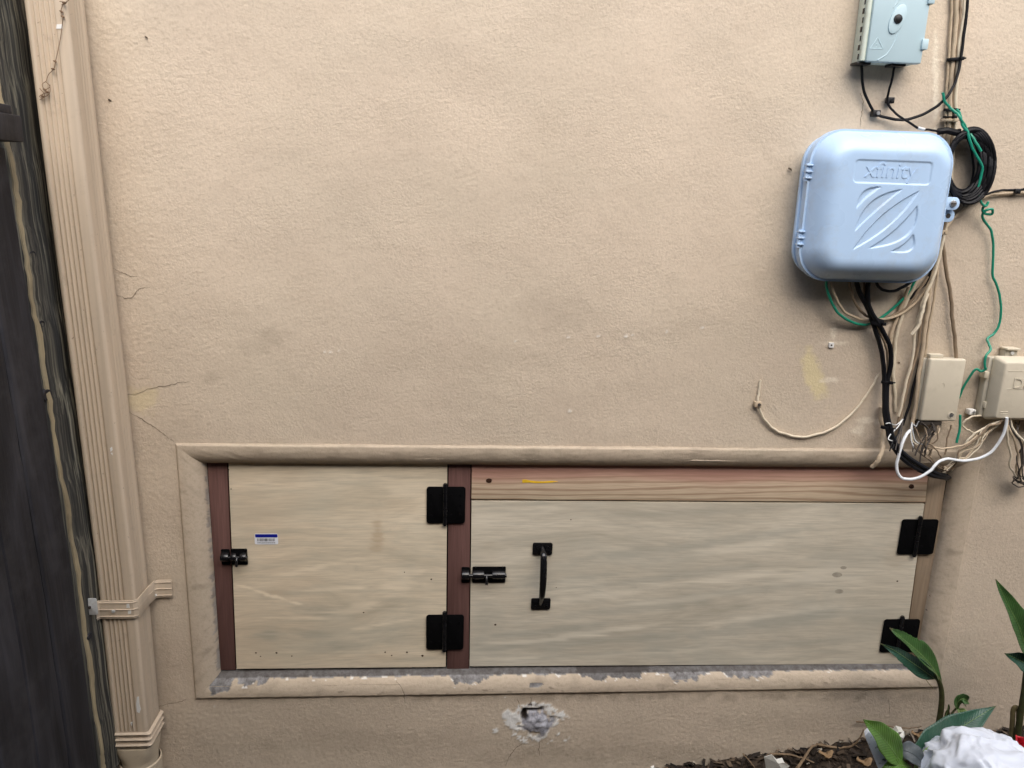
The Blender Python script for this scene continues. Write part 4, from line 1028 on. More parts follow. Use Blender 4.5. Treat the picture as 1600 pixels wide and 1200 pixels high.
cable('cable', 'third beige cable of the upright run, partly behind its neighbours', [(1501, -60, -.006), (1500, 0, -.006), (1499, 30, -.006), (1494, 90, -.007), (1490, 150, -.006), (1487, 205, -.006), (1484, 260, -.006), (1478, 345, -.006), (1470, 385, -.008), (1458, 425, -.01), (1443, 480, -.012), (1437, 525, -.012), (1430, 562, -.012), (1417, 607, -.014), (1407, 648, -.016), (1398, 684, -.018)], .0030, 'brown_cable', V)
cable('cable', 'palest beige cable of the upright run, touching the black cable', [(1511, -60, -.009), (1508, 0, -.009), (1504, 36, -.009), (1497, 88, -.010), (1494, 150, -.009), (1492, 205, -.009), (1488, 260, -.009), (1480, 345, -.012), (1472, 380, -.015), (1463, 420, -.016), (1452, 448, -.018), (1440, 478, -.02), (1431, 512, -.018), (1425, 560, -.016), (1414, 607, -.016), (1404, 650, -.016)], .0030, 'pale_cable', V)
cable('cable', 'brown cable dropping from behind the grey enclosure into the narrow junction box', [(1478, 340, -.012), (1473, 366, -.012), (1475, 400, -.012), (1482, 440, -.010), (1487, 480, -.010), (1490, 515, -.010), (1494, 550, -.010), (1496, 575, -.012)], .0037, 'brown_cable')
cable('cable', 'thin beige cable ending behind the narrow junction box top left corner', [(1466, 410, -.010), (1461, 460, -.010), (1455, 490, -.010), (1449, 530, -.010), (1443, 570, -.012), (1441, 620, -.02)], .0026, 'beige_cable')
cable('cable', 'short cut cable stub with a pale frayed tip below the grey enclosure', [(1449, 458, -.020), (1444, 475, -.024), (1440, 490, -.027), (1437, 503, -.028), (1432, 514, -.028), (1424, 522, -.027)], .0034, 'pale_cable')
cable('cable', 'flat peach cable strip painted onto the wall beside the black pair', [(1428, 447, -.010), (1415, 475, -.007), (1404, 510, -.005), (1398, 545, -.004), (1396, 580, -.004), (1398, 615, -.004), (1400, 643, -.004)], .0036, 'pale_cable')
cable('cable', 'second painted cable strip with a bare white patch right of the black pair', [(1420, 448, -.012), (1408, 480, -.006), (1400, 500, -.005), (1393, 522, -.005), (1390, 545, -.005)], .0034, 'beige_cable')
BL = 'black cables'
cable('cable', 'black cable coming down the right run and looping under the terminal box', [(1516, -60, -.012), (1512, 0, -.012), (1508, 40, -.013), (1501, 92, -.016), (1492, 130, -.022), (1476, 155, -.028), (1450, 175, -.022), (1420, 186, -.016), (1395, 186, -.010), (1370, 178, -.008), (1356, 158, -.010), (1348, 132, -.014), (1346, 100, -.024)], .0027, 'black_cable', BL)
cable('cable', 'thin black cable from terminal box middle down to the grey enclosure top', [(1398, 100, -.024), (1395, 118, -.018), (1390, 138, -.014), (1386.5, 157, -.010), (1391, 168, -.012), (1402, 179, -.022), (1418, 190, -.026), (1437, 201, -.026), (1452, 203, -.026), (1468, 205, -.024)], .0022, 'black_cable', BL)
lk_ = cable('cable_crimp', 'small silver crimp on the thin black cable above the grey enclosure', [(1434, 200, -.0262), (1444, 202.2, -.0262)], .0030, 'galvanised', None, 'crimp', 10)
cable('cable', 'left thick black cable of the pair hanging below the grey enclosure', [(1337, 432, -.045), (1341, 452, -.036), (1350, 470, -.030), (1360, 492, -.026), (1369, 520, -.024), (1378, 550, -.022), (1381, 580, -.021), (1382, 600, -.022), (1382, 640, -.028), (1386, 668, -.036), (1393, 693, -.044), (1408, 714, -.050), (1432, 732, -.050), (1458, 743, -.042), (1476, 747, -.020), (1480, 748, .01)], .0048, 'black_cable', BL)
cable('cable', 'right thick black cable of the pair, bowing out below its tie', [(1357, 434, -.045), (1356, 455, -.038), (1357, 475, -.034), (1367, 497, -.032), (1380, 518, -.028), (1390, 540, -.024), (1392.5, 560, -.022), (1390, 580, -.021), (1386, 600, -.022), (1386, 640, -.030), (1391, 668, -.039), (1399, 692, -.046), (1414, 710, -.052), (1438, 727, -.052), (1462, 739, -.040), (1478, 744, -.018), (1483, 746, .01)], .0048, 'black_cable', BL)
cable('cable', 'slim grey cable between the two thick black ones', [(1349, 436, -.038), (1352, 462, -.030), (1366, 500, -.020), (1378, 525, -.012), (1386, 550, -.010), (1387, 575, -.012), (1384, 597, -.014), (1384, 640, -.022)], .0026, 'brown_cable')
cable('cable', 'black cable loop sagging under the right half of the grey enclosure', [(1368, 432, -.040), (1371, 445, -.034), (1380, 453, -.030), (1394, 455, -.027), (1408, 450, -.024), (1421, 442, -.02), (1432, 430, -.016)], .0030, 'black_cable', BL)
cable('cable', 'long black cable dropping behind the beige strands right of the enclosure', [(1462, 405, -.008), (1448, 440, -.008), (1432, 455, -.008), (1423, 468, -.008)], .0030, 'black_cable', BL)
cable('cable', 'thin black cable down the flank of the narrow junction box', [(1452, 460, -.006), (1446, 510, -.006), (1438, 560, -.007), (1427, 605, -.012), (1420, 635, -.014), (1410, 665, -.018)], .0028, 'black_cable', BL)
cable('cable', 'outer beige cable loop under the grey enclosure beside the green wire', [(1297, 430, -.040), (1300, 448, -.036), (1308, 470, -.030), (1322, 489, -.024), (1345, 499, -.018), (1372, 500, -.012), (1400, 494, -.010), (1425, 478, -.010), (1445, 455, -.012), (1458, 425, -.014)], .0027, 'beige_cable')
cable('cable', 'inner brown cable loop under the grey enclosure', [(1327, 430, -.036), (1328, 448, -.032), (1334, 468, -.026), (1345, 486, -.020), (1360, 496, -.014), (1385, 497, -.008), (1410, 484, -.008), (1430, 462, -.010), (1450, 432, -.012)], .0026, 'brown_cable')
cable('green_wire', 'green wire loop sagging under the left of the grey enclosure', [(1290, 432, -.040), (1292, 450, -.036), (1298, 470, -.031), (1310, 489, -.026), (1326, 501, -.020), (1346, 507, -.014), (1362, 505, -.010), (1384, 491, -.008), (1402, 476, -.008), (1420, 456, -.008), (1430, 438, -.010)], .0027, 'green_wire', 'green ground wires', 'wire')
cable('green_wire', 'long green ground wire twisting down from the coil to the narrow junction box', [(1494, 171, -.030), (1499, 176, -.032), (1502, 188, -.036), (1505, 198, -.038), (1512, 206, -.040), (1514, 216, -.042), (1519, 230, -.042), (1527, 246, -.042), (1535, 262, -.040), (1531, 282, -.038), (1527.5, 296, -.036), (1530, 311, -.034), (1536, 320, -.030), (1541, 321, -.028), (1544, 316, -.028), (1541, 320.5, -.026), (1536, 325, -.024), (1536, 331, -.022), (1543, 335, -.020), (1550, 334, -.022), (1551, 328, -.026), (1545, 327, -.026), (1537, 331, -.022), (1535, 338, -.018), (1540, 348, -.014), (1549, 362, -.012), (1552, 385, -.010), (1551, 428, -.010), (1556, 442, -.010), (1562, 462, -.010), (1564, 485, -.010), (1561, 508, -.010), (1553, 521, -.010), (1543, 529, -.012), (1545, 538, -.018), (1548, 546, -.024), (1540, 557, -.030), (1539, 572, -.032), (1540, 577, -.032), (1533, 580, -.028), (1526, 577, -.024), (1519, 583, -.020), (1510, 597, -.014), (1503, 610, -.010), (1498, 622, -.008)], .0025, 'green_wire', 'green ground wires', 'wire', 8, 6)
cable('green_wire', 'short green wire twisted round the long one above the coil', [(1473, 145, -.034), (1476, 158, -.032), (1484, 168, -.030), (1494, 176, -.034), (1500, 184, -.040), (1506, 194, -.036), (1511, 203, -.034), (1519, 214, -.040), (1527, 226, -.044), (1533, 237, -.046)], .0025, 'green_wire', 'green ground wires', 'wire')
cable('green_wire', 'stub of green wire hanging below the narrow junction box', [(1500, 648, -.030), (1500, 664, -.030), (1498, 678, -.031), (1494.5, 692, -.032)], .0026, 'green_wire', 'green ground wires', 'wire')
cable('cable', 'pale cable stapled in an arc on the bare wall left of the black pair', [(1188.5, 594, -.002), (1185.5, 612, -.003), (1184.5, 628, -.006), (1188, 643, -.005), (1199, 661, -.004), (1216, 674, -.004), (1240, 681.5, -.004), (1268, 681, -.004), (1300, 670, -.004), (1330, 647, -.003), (1352, 620, -.002), (1366, 597, -.001), (1374, 581, .002)], .0025, 'pale_cable')
cable('cable', 'white flat cable looping over the hatch header from the right edge box', [(1573, 652, -.05), (1572, 664, -.05), (1565, 684, -.05), (1551, 704, -.048), (1530, 716, -.046), (1505, 720, -.046), (1482, 717, -.050), (1466, 722, -.058), (1454, 735, -.062), (1438, 745, -.062), (1420, 749, -.060), (1407, 745, -.058), (1401, 731, -.056), (1405, 708, -.054), (1411, 690, -.050), (1416, 679, -.044), (1422, 673, -.036)], .0030, 'white_cable')
cable('cable', 'painted beige cable stub bending over the top moulding', [(1377, 636, -.006), (1377, 655, -.008), (1380, 672, -.012), (1380, 692, -.030), (1377, 708, -.042), (1371, 721, -.044), (1363, 730, -.036)], .0046, 'beige_cable')
cable('cable', 'beige cable leaving the coil for the right edge under a black clip', [(2400, 310, -.006), (2000, 304, -.006), (1640, 301, -.006), (1600, 301, -.006), (1568, 302, -.006), (1548, 304, -.008), (1528, 313, -.010), (1508, 325, -.010), (1490, 341, -.010), (1477, 358, -.012), (1470, 380, -.010)], .0034, 'beige_cable')
cable('cable', 'thin black cable above the beige one at the right edge', [(2400, 305, -.008), (2000, 299, -.008), (1640, 296, -.008), (1600, 296, -.008), (1575, 297, -.008), (1555, 299, -.010), (1538, 305, -.012), (1522, 314, -.016), (1505, 320, -.020)], .0022, 'black_cable', BL)
# black coil
g = G()
for k in range(36):
    s = (k / 35) ** .85; cxl = 1483 - 4 * random.random(); cxr = 1529 + 25 * s + random.uniform(-2, 2); top = 213 - 11 * s + random.uniform(-2, 2); bot = 299 + 20 * s + random.uniform(-2, 2)
    pts = []
    for t in np.linspace(0, 2 * math.pi, 33)[:-1]:
        x = (cxl + cxr) / 2 + (cxr - cxl) / 2 * math.cos(t) - 4 * math.sin(t); yv = (top + bot) / 2 + (bot - top) / 2 * math.sin(t)
        pts.append(P(x, yv, -.012 - .022 * abs(math.sin(k * 2.1)) - .006 * math.sin(3 * t + k)))
    pts.append(pts[0]); g.tube(pts, .0036, 7, False)
g.tube(catmull([P(x, y, -.02) for x, y in ((1511, 214), (1517, 232), (1521, 262), (1518, 285), (1512, 300))], 6), .0022, 7)
tag(g.build('cable_coil', 'black_cable'), 'black cable wound in an oval coil behind the grey enclosure', 'cable coil')
cable('tape_wrap', 'black tape band holding the coil top to the wall', [(1465, 206, -.018), (1478, 204, -.022), (1492, 207, -.026), (1500, 206, -.028)], .0062, 'black_cable', None, 'tape')
def tie(label, x, y, Y, w_, h_, ang=0, mat='black_cable', name='cable_tie', tail=True):
    c = P(x, y, Y); t = thing(name, label, 'cable tie', c, 'ties on the cables')
    ca, sa = math.cos(ang), math.sin(ang); R2 = lambda u, v: Vector((c.x + u * ca - v * sa, 0, c.z + u * sa + v * ca))
    g = G(); g.loft([[R2(w_ * math.cos(k), zz) + Vector((0, Y + .55 * w_ * math.sin(k), 0)) for k in np.linspace(0, 2 * math.pi, 17)[:-1]] for zz in (-h_, h_)], True, True); g.build('band', mat, t, True, .0006)
    hd_ = R2(w_ * .8, 0); G().box((hd_.x - .0035, Y - .62 * w_ - .003, hd_.z - .003), (hd_.x + .0035, Y - .1 * w_, hd_.z + .003)).build('head', mat, t, True, .0006)
    if tail: a_ = R2(w_ * .9, 0); G().tube([Vector((a_.x, Y - .006, a_.z)), Vector((a_.x + .007, Y - .008, a_.z + .001))], .0016, 6).build('tail', mat, t)
tie('black cable tie round the upright run just below the terminal box', 1490, 93, -.009, .0135, .0028, .1)
tie('black cable tie round the upright run behind the green wire', 1483, 172, -.008, .011, .0025, 0)
tie('tan painted strap across the upright run above the coil', 1481, 188, -.009, .0125, .0024, 0, 'beige_cable')
tie('black tie binding the pair where it leaves the grey enclosure', 1371, 503, -.028, .0125, .0075, -.3, tail=False)
tie('black tie on the pair halfway down the bare wall', 1384, 597, -.022, .0098, .0028, 0)
tie('black tie with a stub on the pair just above the moulding', 1384, 668, -.035, .0110, .0030, -.1)
tie('thin black tie on the upright run below the green twist', 1482, 183, -.007, .0105, .0014, 0, tail=False)
def clip(label, x, y, Y, mat, s=.006, screw='steel', ang=0):
    c = P(x, y, Y); t = thing('cable_clip', label, 'cable clip', c, 'cable clips screwed to the wall')
    g = G(); g.box((c.x - s, Y - s * .9, c.z - s * .8), (c.x + s, -.0005 if Y > -.02 else Y + .006, c.z + s * .8)); o = g.build('body', mat, t, True, .0012)
    G().disc(c + Vector((s * .25, 0, 0)), s * .45, Y - s * 1.2, Y - s * .8, 10).build('screw', screw, t)
    return t
clip('black cable clip with a bright screw on the big loop under the terminal box', 1367.5, 177.5, -.006, 'screw_black', .0075)
clip('black cable clip on the thin drop under the terminal box', 1390, 157, -.006, 'screw_black', .0068, 'screw_black')
clip('pale plastered cable clip on the stapled arc', 1183, 631, -.004, 'beige_cable', .0072, 'dark_cable')
clip('black clip on the beige cable at the right edge', 1588, 299, -.008, 'screw_black', .006, 'screw_black')
clip('white clip with a screw left of the right edge box', 1517, 643, -.008, 'paint_chip', .0072, 'steel')
clip('tan clip on the cables right under the grey enclosure lock', 1474, 363, -.012, 'beige_cable', .006, 'beige_cable')
# wires from the right-hand boxes
W5 = 'wires hanging from the right edge box'
for i, (lab, off, Y0) in enumerate((('upper beige wire of the twisted strands leading to the hatch corner', -4, -.040), ('second beige wire of the twisted strands leading to the hatch corner', -1, -.036), ('third darker wire of the twisted strands leading to the hatch corner', 2, -.044), ('lowest beige wire of the twisted strands leading to the hatch corner', 6, -.034))):
    tw = [3 * math.sin(k * 1.9 + i * 1.6) for k in range(9)]
    cable('wire', lab, [(1574 - i * 3, 652, -.04), (1566 - i * 3, 660 + off, Y0), (1545, 667 + off + tw[1], Y0), (1528 + tw[2], 679 + off, Y0), (1514 + tw[3], 692 + off, Y0), (1503 + tw[4], 702 + off * .6, Y0), (1495 + tw[5], 716 + off * .4, Y0), (1491 + tw[6] * .5, 727, Y0 + .006), (1486 - i, 736, Y0 + .014), (1474 + i * 2, 739 - i, -.010)], .0021, ('pale_cable', 'beige_cable', 'brown_cable', 'pale_cable')[i], W5, 'wire')
for i, (lab, x1, x2) in enumerate((('leftmost drooping wire under the right edge box', 1577, 1578), ('middle drooping wire under the right edge box', 1588, 1589), ('right drooping wire under the right edge box', 1596, 1597), ('outermost drooping wire under the right edge box', 1601, 1600))):
    cable('wire', lab, [(1574 + i, 652, -.04), (1573 + i * 3, 668, -.042), (x1 - 2, 690, -.040 - i * .003), (x1 + 2, 710, -.038), (x2, 728, -.034), (1586 + i * 2, 742, -.030), (1596 + i, 750 + i, -.026)], .0023, ('pale_cable', 'beige_cable', 'dark_cable', 'pale_cable')[i], W5, 'wire')
g = G()
for k in range(7):
    cx, cy = 1594 + random.uniform(-2, 4), 752 + random.uniform(-4, 4); pts = [P(cx + (9 + random.uniform(-2, 3)) * math.cos(t), cy + (5 + random.uniform(-1, 2)) * math.sin(t + .4 * k), -.022 + .010 * math.sin(t * 2 + k)) for t in np.linspace(0, 6.28, 15)]
    g.tube(pts, .0012, 6)
tag(g.build('wire_knot', 'dark_cable'), 'dark knot of thin wires at the right edge below the interface box', 'wire knot')
cable('wire', 'thin pale wire curving between the two beige boxes', [(1533, 649, -.02), (1520, 651, -.022), (1508, 657, -.022), (1504, 664, -.020), (1511, 671, -.020), (1524, 678, -.022)], .0019, 'pale_cable', None, 'wire')
cable('wire', 'thin beige wire sagging under the narrow junction box', [(1448, 695, -.036), (1462, 700, -.038), (1480, 700, -.038), (1500, 697, -.040), (1516, 690, -.042), (1527, 680, -.04)], .0019, 'beige_cable', None, 'wire')
for i, (lab, pts) in enumerate((('brown wire hanging straight below the narrow junction box', [(1487, 664, -.03), (1483, 675, -.03), (1479, 692, -.032), (1477, 710, -.034)]),
                                ('dark wire crossing under the narrow junction box', [(1440, 660, -.03), (1450, 670, -.032), (1444, 684, -.034), (1434, 700, -.036), (1430, 712, -.04)]),
                                ('dark wire curling under the left side of the narrow junction box', [(1455, 660, -.03), (1461, 672, -.034), (1450, 682, -.036), (1441, 700, -.038), (1437, 722, -.042)]),
                                ('brown wire bent across the moulding under the narrow junction box', [(1430, 668, -.03), (1438, 688, -.034), (1452, 694, -.038), (1466, 706, -.040), (1470, 716, -.038)]),
                                ('dark looped wire behind the frayed cable end', [(1462, 662, -.028), (1449, 676, -.03), (1460, 680, -.03), (1446, 690, -.032), (1440, 708, -.036)]))):
    cable('wire', lab, pts, .0017, ('brown_cable', 'dark_cable', 'dark_cable', 'brown_cable', 'dark_cable')[i], 'loose wires under the narrow junction box', 'wire')
rt = random.Random(21)
def tangle(n, label, a_, b_, drop, mats, r0, group, spread=10):
    for k in range(n):
        x0, y0, x1, y1 = a_[0] + rt.uniform(-spread, spread), a_[1] + rt.uniform(-4, 4), b_[0] + rt.uniform(-spread, spread), b_[1] + rt.uniform(-6, 6)
        Y = rt.uniform(-.044, -.026); pts = [(x0, y0, -.022)]
        for q in (.2, .4, .6, .8):
            pts.append((x0 + (x1 - x0) * q + rt.uniform(-7, 7), y0 + (y1 - y0) * q + drop * math.sin(math.pi * q) + rt.uniform(-5, 5), Y + rt.uniform(-.004, .004)))
        pts.append((x1, y1, Y)); cable('wire', label, pts, r0 * rt.uniform(.8, 1.2), rt.choice(mats), group, 'wire', 6)
tangle(6, 'loose thin tan or dark wire in the tangle under the narrow junction box', (1452, 664), (1450, 712), 4, ['brown_cable', 'dark_cable', 'beige_cable', 'brown_cable'], .0014, 'tangled wires under the narrow junction box', 14)
tangle(5, 'thin wire running from the tangle towards the interface box', (1560, 657), (1478, 732), 8, ['pale_cable', 'beige_cable', 'pale_cable'], .0015, 'thin wires between the boxes and the hatch corner', 8)
tangle(4, 'fine grey strand bunched at the hatch corner', (1428, 690), (1474, 738), 4, ['brown_cable', 'dark_cable', 'beige_cable'], .0011, 'fine strands at the hatch corner', 8)
tangle(3, 'thin wire drooping at the right edge below the interface box', (1592, 657), (1596, 748), 0, ['pale_cable', 'dark_cable', 'beige_cable'], .0016, 'thin wires drooping at the right edge', 5)
# stripped and frayed cable ends
def fray(label, root, ends, mats, r=.0011):
    t = thing('frayed_cable_end', label, 'cable end', P(*root))
    for k, e in enumerate(ends):
        G().tube(catmull([P(*p) for p in [root] + e], 5), r, 6).build('strand', mats[k % len(mats)], t)
fray('stripped cable end with fine white and blue strands right of the white loop', (1425, 660, -.022),
     [[(1426, 672, -.026), (1430, 688, -.030), (1440, 694, -.034), (1452, 693, -.036)], [(1424, 675, -.026), (1427, 690, -.032), (1434, 695, -.036)], [(1428, 674, -.024), (1428, 690, -.03), (1426, 706, -.036)], [(1423, 672, -.026), (1424, 688, -.032), (1428, 700, -.038)], [(1431, 666, -.024), (1434, 661, -.026), (1436, 658, -.028)]], ['white_cable', 'pale_cable', 'dark_cable', 'white_cable'])
fray('frayed black cable end with loose silver strands over the black pair', (1411, 655, -.018),
     [[(1405, 672, -.030), (1398, 692, -.046), (1394, 702, -.056)], [(1402, 668, -.03), (1392, 678, -.044), (1388, 686, -.054), (1394, 689, -.056)], [(1407, 672, -.03), (1402, 690, -.048), (1399, 703, -.058)], [(1404, 676, -.03), (1395, 690, -.05), (1390, 705, -.058)], [(1400, 664, -.03), (1390, 661, -.042), (1384, 662, -.046)], [(1409, 672, -.03), (1407, 688, -.046), (1404, 708, -.058)]], ['black_cable', 'galvanised', 'dark_cable', 'black_cable', 'galvanised', 'dark_cable'], .0012)

# ------------------------------------------------------------------ plants
def leaf(name, mat, parent, pts, wid, fold=.35, wave=.004, nrm=(0, -1, .4), label=None, ragged=0, prof=.82):
    path = catmull(pts, 14); n = len(path); nu = 12; vs = []; ph = []; tp = []
    N0 = Vector(nrm).normalized(); rnd = random.Random(len(ORG)); org = ORG[parent.name]
    L = sum((path[i + 1] - path[i]).length for i in range(n - 1))
    for i, p in enumerate(path):
        s = i / (n - 1); t = (path[min(i + 1, n - 1)] - path[max(i - 1, 0)]).normalized(); sd = t.cross(N0).normalized(); nn_ = sd.cross(t)
        wv = wid * (math.sin(math.pi * s ** prof) ** 1.15 + .03)
        for j in range(nu + 1):
            u = j / nu * 2 - 1
            k = wv * (1 - ragged * (rnd.random() if abs(u) == 1 and s > .5 else 0)) * (1 + .04 * math.sin(s * 23 + (3 if u > 0 else 0)) * abs(u))
            vs.append(p + sd * u * k + nn_ * abs(u) ** 1.2 * fold * wv + nn_ * wave * math.sin(s * 14 + u * 2) * abs(u) - org)
            ph.append((s * L - abs(u) * wv * 1.2) / .0034 * 6.28 * .5); tp.append(max(0, min(1, (s - .93) / .05)) * .9 if ragged or rnd.random() < .0 else max(0, min(1, (s - .97) / .03)) * .8)
    fs = [(i * (nu + 1) + j, i * (nu + 1) + j + 1, (i + 1) * (nu + 1) + j + 1, (i + 1) * (nu + 1) + j) for i in range(n - 1) for j in range(nu)]
    me = bpy.data.meshes.new(name); me.from_pydata([tuple(v) for v in vs], [], fs); me.shade_smooth(); me.materials.append(MAT[mat])
    me.attributes.new('vein', 'FLOAT', 'POINT').data.foreach_set('value', np.array(ph, np.float32)); me.attributes.new('tip', 'FLOAT', 'POINT').data.foreach_set('value', np.array(tp, np.float32))
    o = bpy.data.objects.new(name, me); COL.objects.link(o); o.parent = parent; ORG[o.name] = org
    so_ = o.modifiers.new('thickness', 'SOLIDIFY'); so_.thickness = .0004
    if label: o['label'] = label
    mr = G(); mr.tube([p + N0 * .0006 for p in path], [.0010 * (1 - .8 * i / n) for i in range(n)], 5); mr.build('midrib', 'leaf_pale' if mat != 'leaf_grey' else mat, o)
    return o
def stemtube(name, mat, parent, pts, r0, r1):
    p = catmull([P(*q) for q in pts], 6); n = len(p)
    return G().tube(p, [r0 + (r1 - r0) * i / (n - 1) for i in range(n)], 10).build(name, mat, parent)
pa_ = thing('broadleaf_plant', 'leafy plant with torn leaf tips leaning over the lower right hinge', 'plant', P(1467, 1150, -.10), 'broad leaved plants by the wall')
stemtube('stem', 'stem', pa_, [(1464, 1150, -.10), (1467, 1130, -.10), (1471, 1100, -.10), (1471, 1080, -.10), (1467, 1064, -.102), (1460, 1054, -.105)], .0068, .0045)
leaf('leaf', 'leaf_green', pa_, [P(1470, 1066, -.10), P(1455, 1040, -.11), P(1432, 1016, -.12), P(1408, 996, -.125), P(1390, 981, -.12)], .021, .5, .002, (.5, -.8, .5), 'upper leaf with a torn tip', .15)
leaf('leaf', 'leaf_dark', pa_, [P(1462, 1062, -.105), P(1446, 1050, -.118), P(1425, 1035, -.13), P(1400, 1018, -.135), P(1375, 1005, -.13)], .017, .35, .002, (-.3, -.9, .3), 'lower bluish leaf with a torn tip', .2)
G().tube([P(1432, 1042, -.12), P(1445, 1060, -.122), P(1458, 1076, -.12)], .0008, 5).build('dry_strand', 'dry_stem', pa_)
pb_ = thing('broadleaf_plant', 'tall leafy plant cut off by the right edge above the white bag', 'plant', P(1590, 1150, -.13), 'broad leaved plants by the wall')
stemtube('stem', 'stem', pb_, [(1589, 1155, -.13), (1594, 1120, -.13), (1600, 1080, -.13), (1604, 1040, -.13), (1606, 1010, -.13)], .0070, .005)
stemtube('sheath', 'dry_stem', pb_, [(1580, 1155, -.12), (1582, 1125, -.12), (1583, 1110, -.12), (1587, 1105, -.12), (1591, 1112, -.12), (1591, 1150, -.12)], .0052, .0045)
leaf('leaf', 'leaf_green', pb_, [P(1612, 1035, -.13), P(1602, 1010, -.14), P(1590, 975, -.15), P(1572, 940, -.155), P(1556, 905, -.15)], .026, .45, .002, (.3, -.9, .2), 'tall upright leaf')
leaf('leaf', 'leaf_dark', pb_, [P(1625, 1055, -.13), P(1610, 1042, -.14), P(1590, 1030, -.148), P(1570, 1021, -.15)], .020, .4, .002, (-.2, -.9, .5), 'short side leaf')
pc_ = thing('broadleaf_plant', 'low plant with one wide dark leaf spread behind the white bag', 'plant', P(1470, 1165, -.20), 'broad leaved plants by the wall')
leaf('leaf', 'leaf_dark', pc_, [P(1415, 1186, -.22), P(1445, 1172, -.215), P(1478, 1152, -.205), P(1515, 1128, -.19), P(1556, 1103, -.17)], .032, .25, .003, (-.35, -.75, .6), None, 0, .95)
stemtube('stem', 'stem', pc_, [(1425, 1215, -.20), (1418, 1200, -.21), (1415, 1186, -.22)], .0045, .003)
leaf('leaf', 'leaf_pale', pc_, [P(1428, 1200, -.235), P(1440, 1188, -.235), P(1452, 1172, -.23), P(1462, 1160, -.225)], .009, .3, .002, (-.3, -.8, .5))
pd_ = thing('broadleaf_plant', 'low plant with a bright green leaf over the splattered board', 'plant', P(1412, 1200, -.24), 'broad leaved plants by the wall')
leaf('leaf', 'leaf_bright', pd_, [P(1412, 1196, -.25), P(1400, 1180, -.255), P(1385, 1160, -.26), P(1368, 1140, -.262), P(1349, 1124, -.258)], .026, .3, .002, (-.1, -.75, .65), None, 0, .95)
leaf('leaf', 'leaf_bright', pd_, [P(1424, 1199, -.25), P(1408, 1196, -.262), P(1392, 1197, -.268), P(1374, 1204, -.268)], .012, .3, .002, (0, -.6, .8))
stemtube('stem', 'stem', pd_, [(1424, 1222, -.24), (1420, 1205, -.245), (1412, 1195, -.25)], .0042, .0025)
leaf('leaf', 'leaf_grey', pd_, [P(1404, 1172, -.235), P(1418, 1174, -.245), P(1434, 1184, -.25), P(1447, 1203, -.25)], .020, .25, .002, (.2, -.7, .7), 'dull grey withered leaf', 0, .9)
pe_ = thing('broadleaf_sprout', 'small sprout with a curled yellow-green leaf beside the leaning plant', 'plant', P(1472, 1140, -.11), 'broad leaved plants by the wall')
stemtube('stem', 'stem', pe_, [(1474, 1142, -.11), (1480, 1128, -.11), (1488, 1114, -.11), (1495, 1106, -.11)], .0028, .002)
leaf('leaf', 'leaf_green', pe_, [P(1494, 1108, -.112), P(1497, 1096, -.118), P(1506, 1092, -.122), P(1515, 1100, -.12)], .014, .5, .003, (.1, -.9, .4), None, .1)
leaf('leaf', 'leaf_pale', pe_, [P(1495, 1108, -.113), P(1502, 1112, -.118), P(1508, 1116, -.12), P(1511, 1121, -.12)], .009, .4, .002, (0, -.9, .3))
leaf('leaf', 'stem', pe_, [P(1476, 1128, -.108), P(1478, 1118, -.109), P(1481, 1108, -.11), P(1483, 1100, -.11)], .005, .5, .001, (0, -.9, .3))

# ------------------------------------------------------------------ rubbish on the soil
bm = bmesh.new(); bmesh.ops.create_icosphere(bm, subdivisions=6, radius=1)
from mathutils import noise as mnoise
bc = P(1540, 1222, -.30); brx = (P(1618, 1200, -.30) - P(1448, 1200, -.30)).x / 2; brz = (P(1530, 1160, -.30) - bc).z
for v in bm.verts:
    d = v.co.normalized(); q = d * 1.6 + Vector((3, 1, 7))
    lump = mnoise.noise(q) * .15
    wq = d + Vector((mnoise.noise(d * 2), mnoise.noise(d * 2 + Vector((5, 5, 5))), 0)) * .35
    cre = .12 - abs(mnoise.noise(wq * 2.1 + Vector((9, 2, 4)))) * .20 - abs(mnoise.noise(wq * 4.6 + Vector((1, 2, 4)))) * .075 - abs(mnoise.noise(wq * 10 + Vector((3, 8, 4)))) * .030
    r = .95 + lump + cre
    if d.z < -.2: r *= 1
    v.co = Vector((bc.x + d.x * r * brx * 1.02, bc.y + d.y * r * .105, bc.z + max(d.z * r, -.55) * brz))
me = bpy.data.meshes.new('plastic_bag'); 
org = bc.copy(); 
for v in bm.verts: v.co -= org
bm.to_mesh(me); bm.free(); me.shade_smooth(); me.materials.append(MAT['bag_film'])
bo_ = bpy.data.objects.new('plastic_bag', me); COL.objects.link(bo_); bo_.location = org; tag(bo_, 'crumpled white plastic bag in the lower right corner', 'bag')
g = G(); c = P(1597, 1162, -.28)
rows = [[c + Vector((.02 * (i / 7 - .5) * 2, .008 * math.sin(i * 1.7 + j), .016 * (j / 5 - .5) * 2 + .003 * math.sin(i * 2.3))) for j in range(6)] for i in range(8)]
g.loft(rows, False, False, False); o = g.build('wrapper', 'red_film'); tag(o, 'scrap of red wrapper behind the white bag at the right edge', 'wrapper'); o.modifiers.new('t', 'SOLIDIFY').thickness = .0006
bd = [P(1351, 1150, -.24), P(1358, 1143, -.24), P(1402, 1190, -.255), P(1412, 1225, -.26), P(1382, 1225, -.26)]
g = G(); n = len(bd); back = [p + Vector((.003, .010, .004)) for p in bd]
g.add(bd + back, [tuple(range(n)), tuple(range(2 * n - 1, n - 1, -1))] + [(i, n + i, n + (i + 1) % n, (i + 1) % n) for i in range(n)])
tag(g.build('board_offcut', 'splattered_board', None, True, .001), 'grey board offcut with dark paint splatters leaning in the soil', 'board')
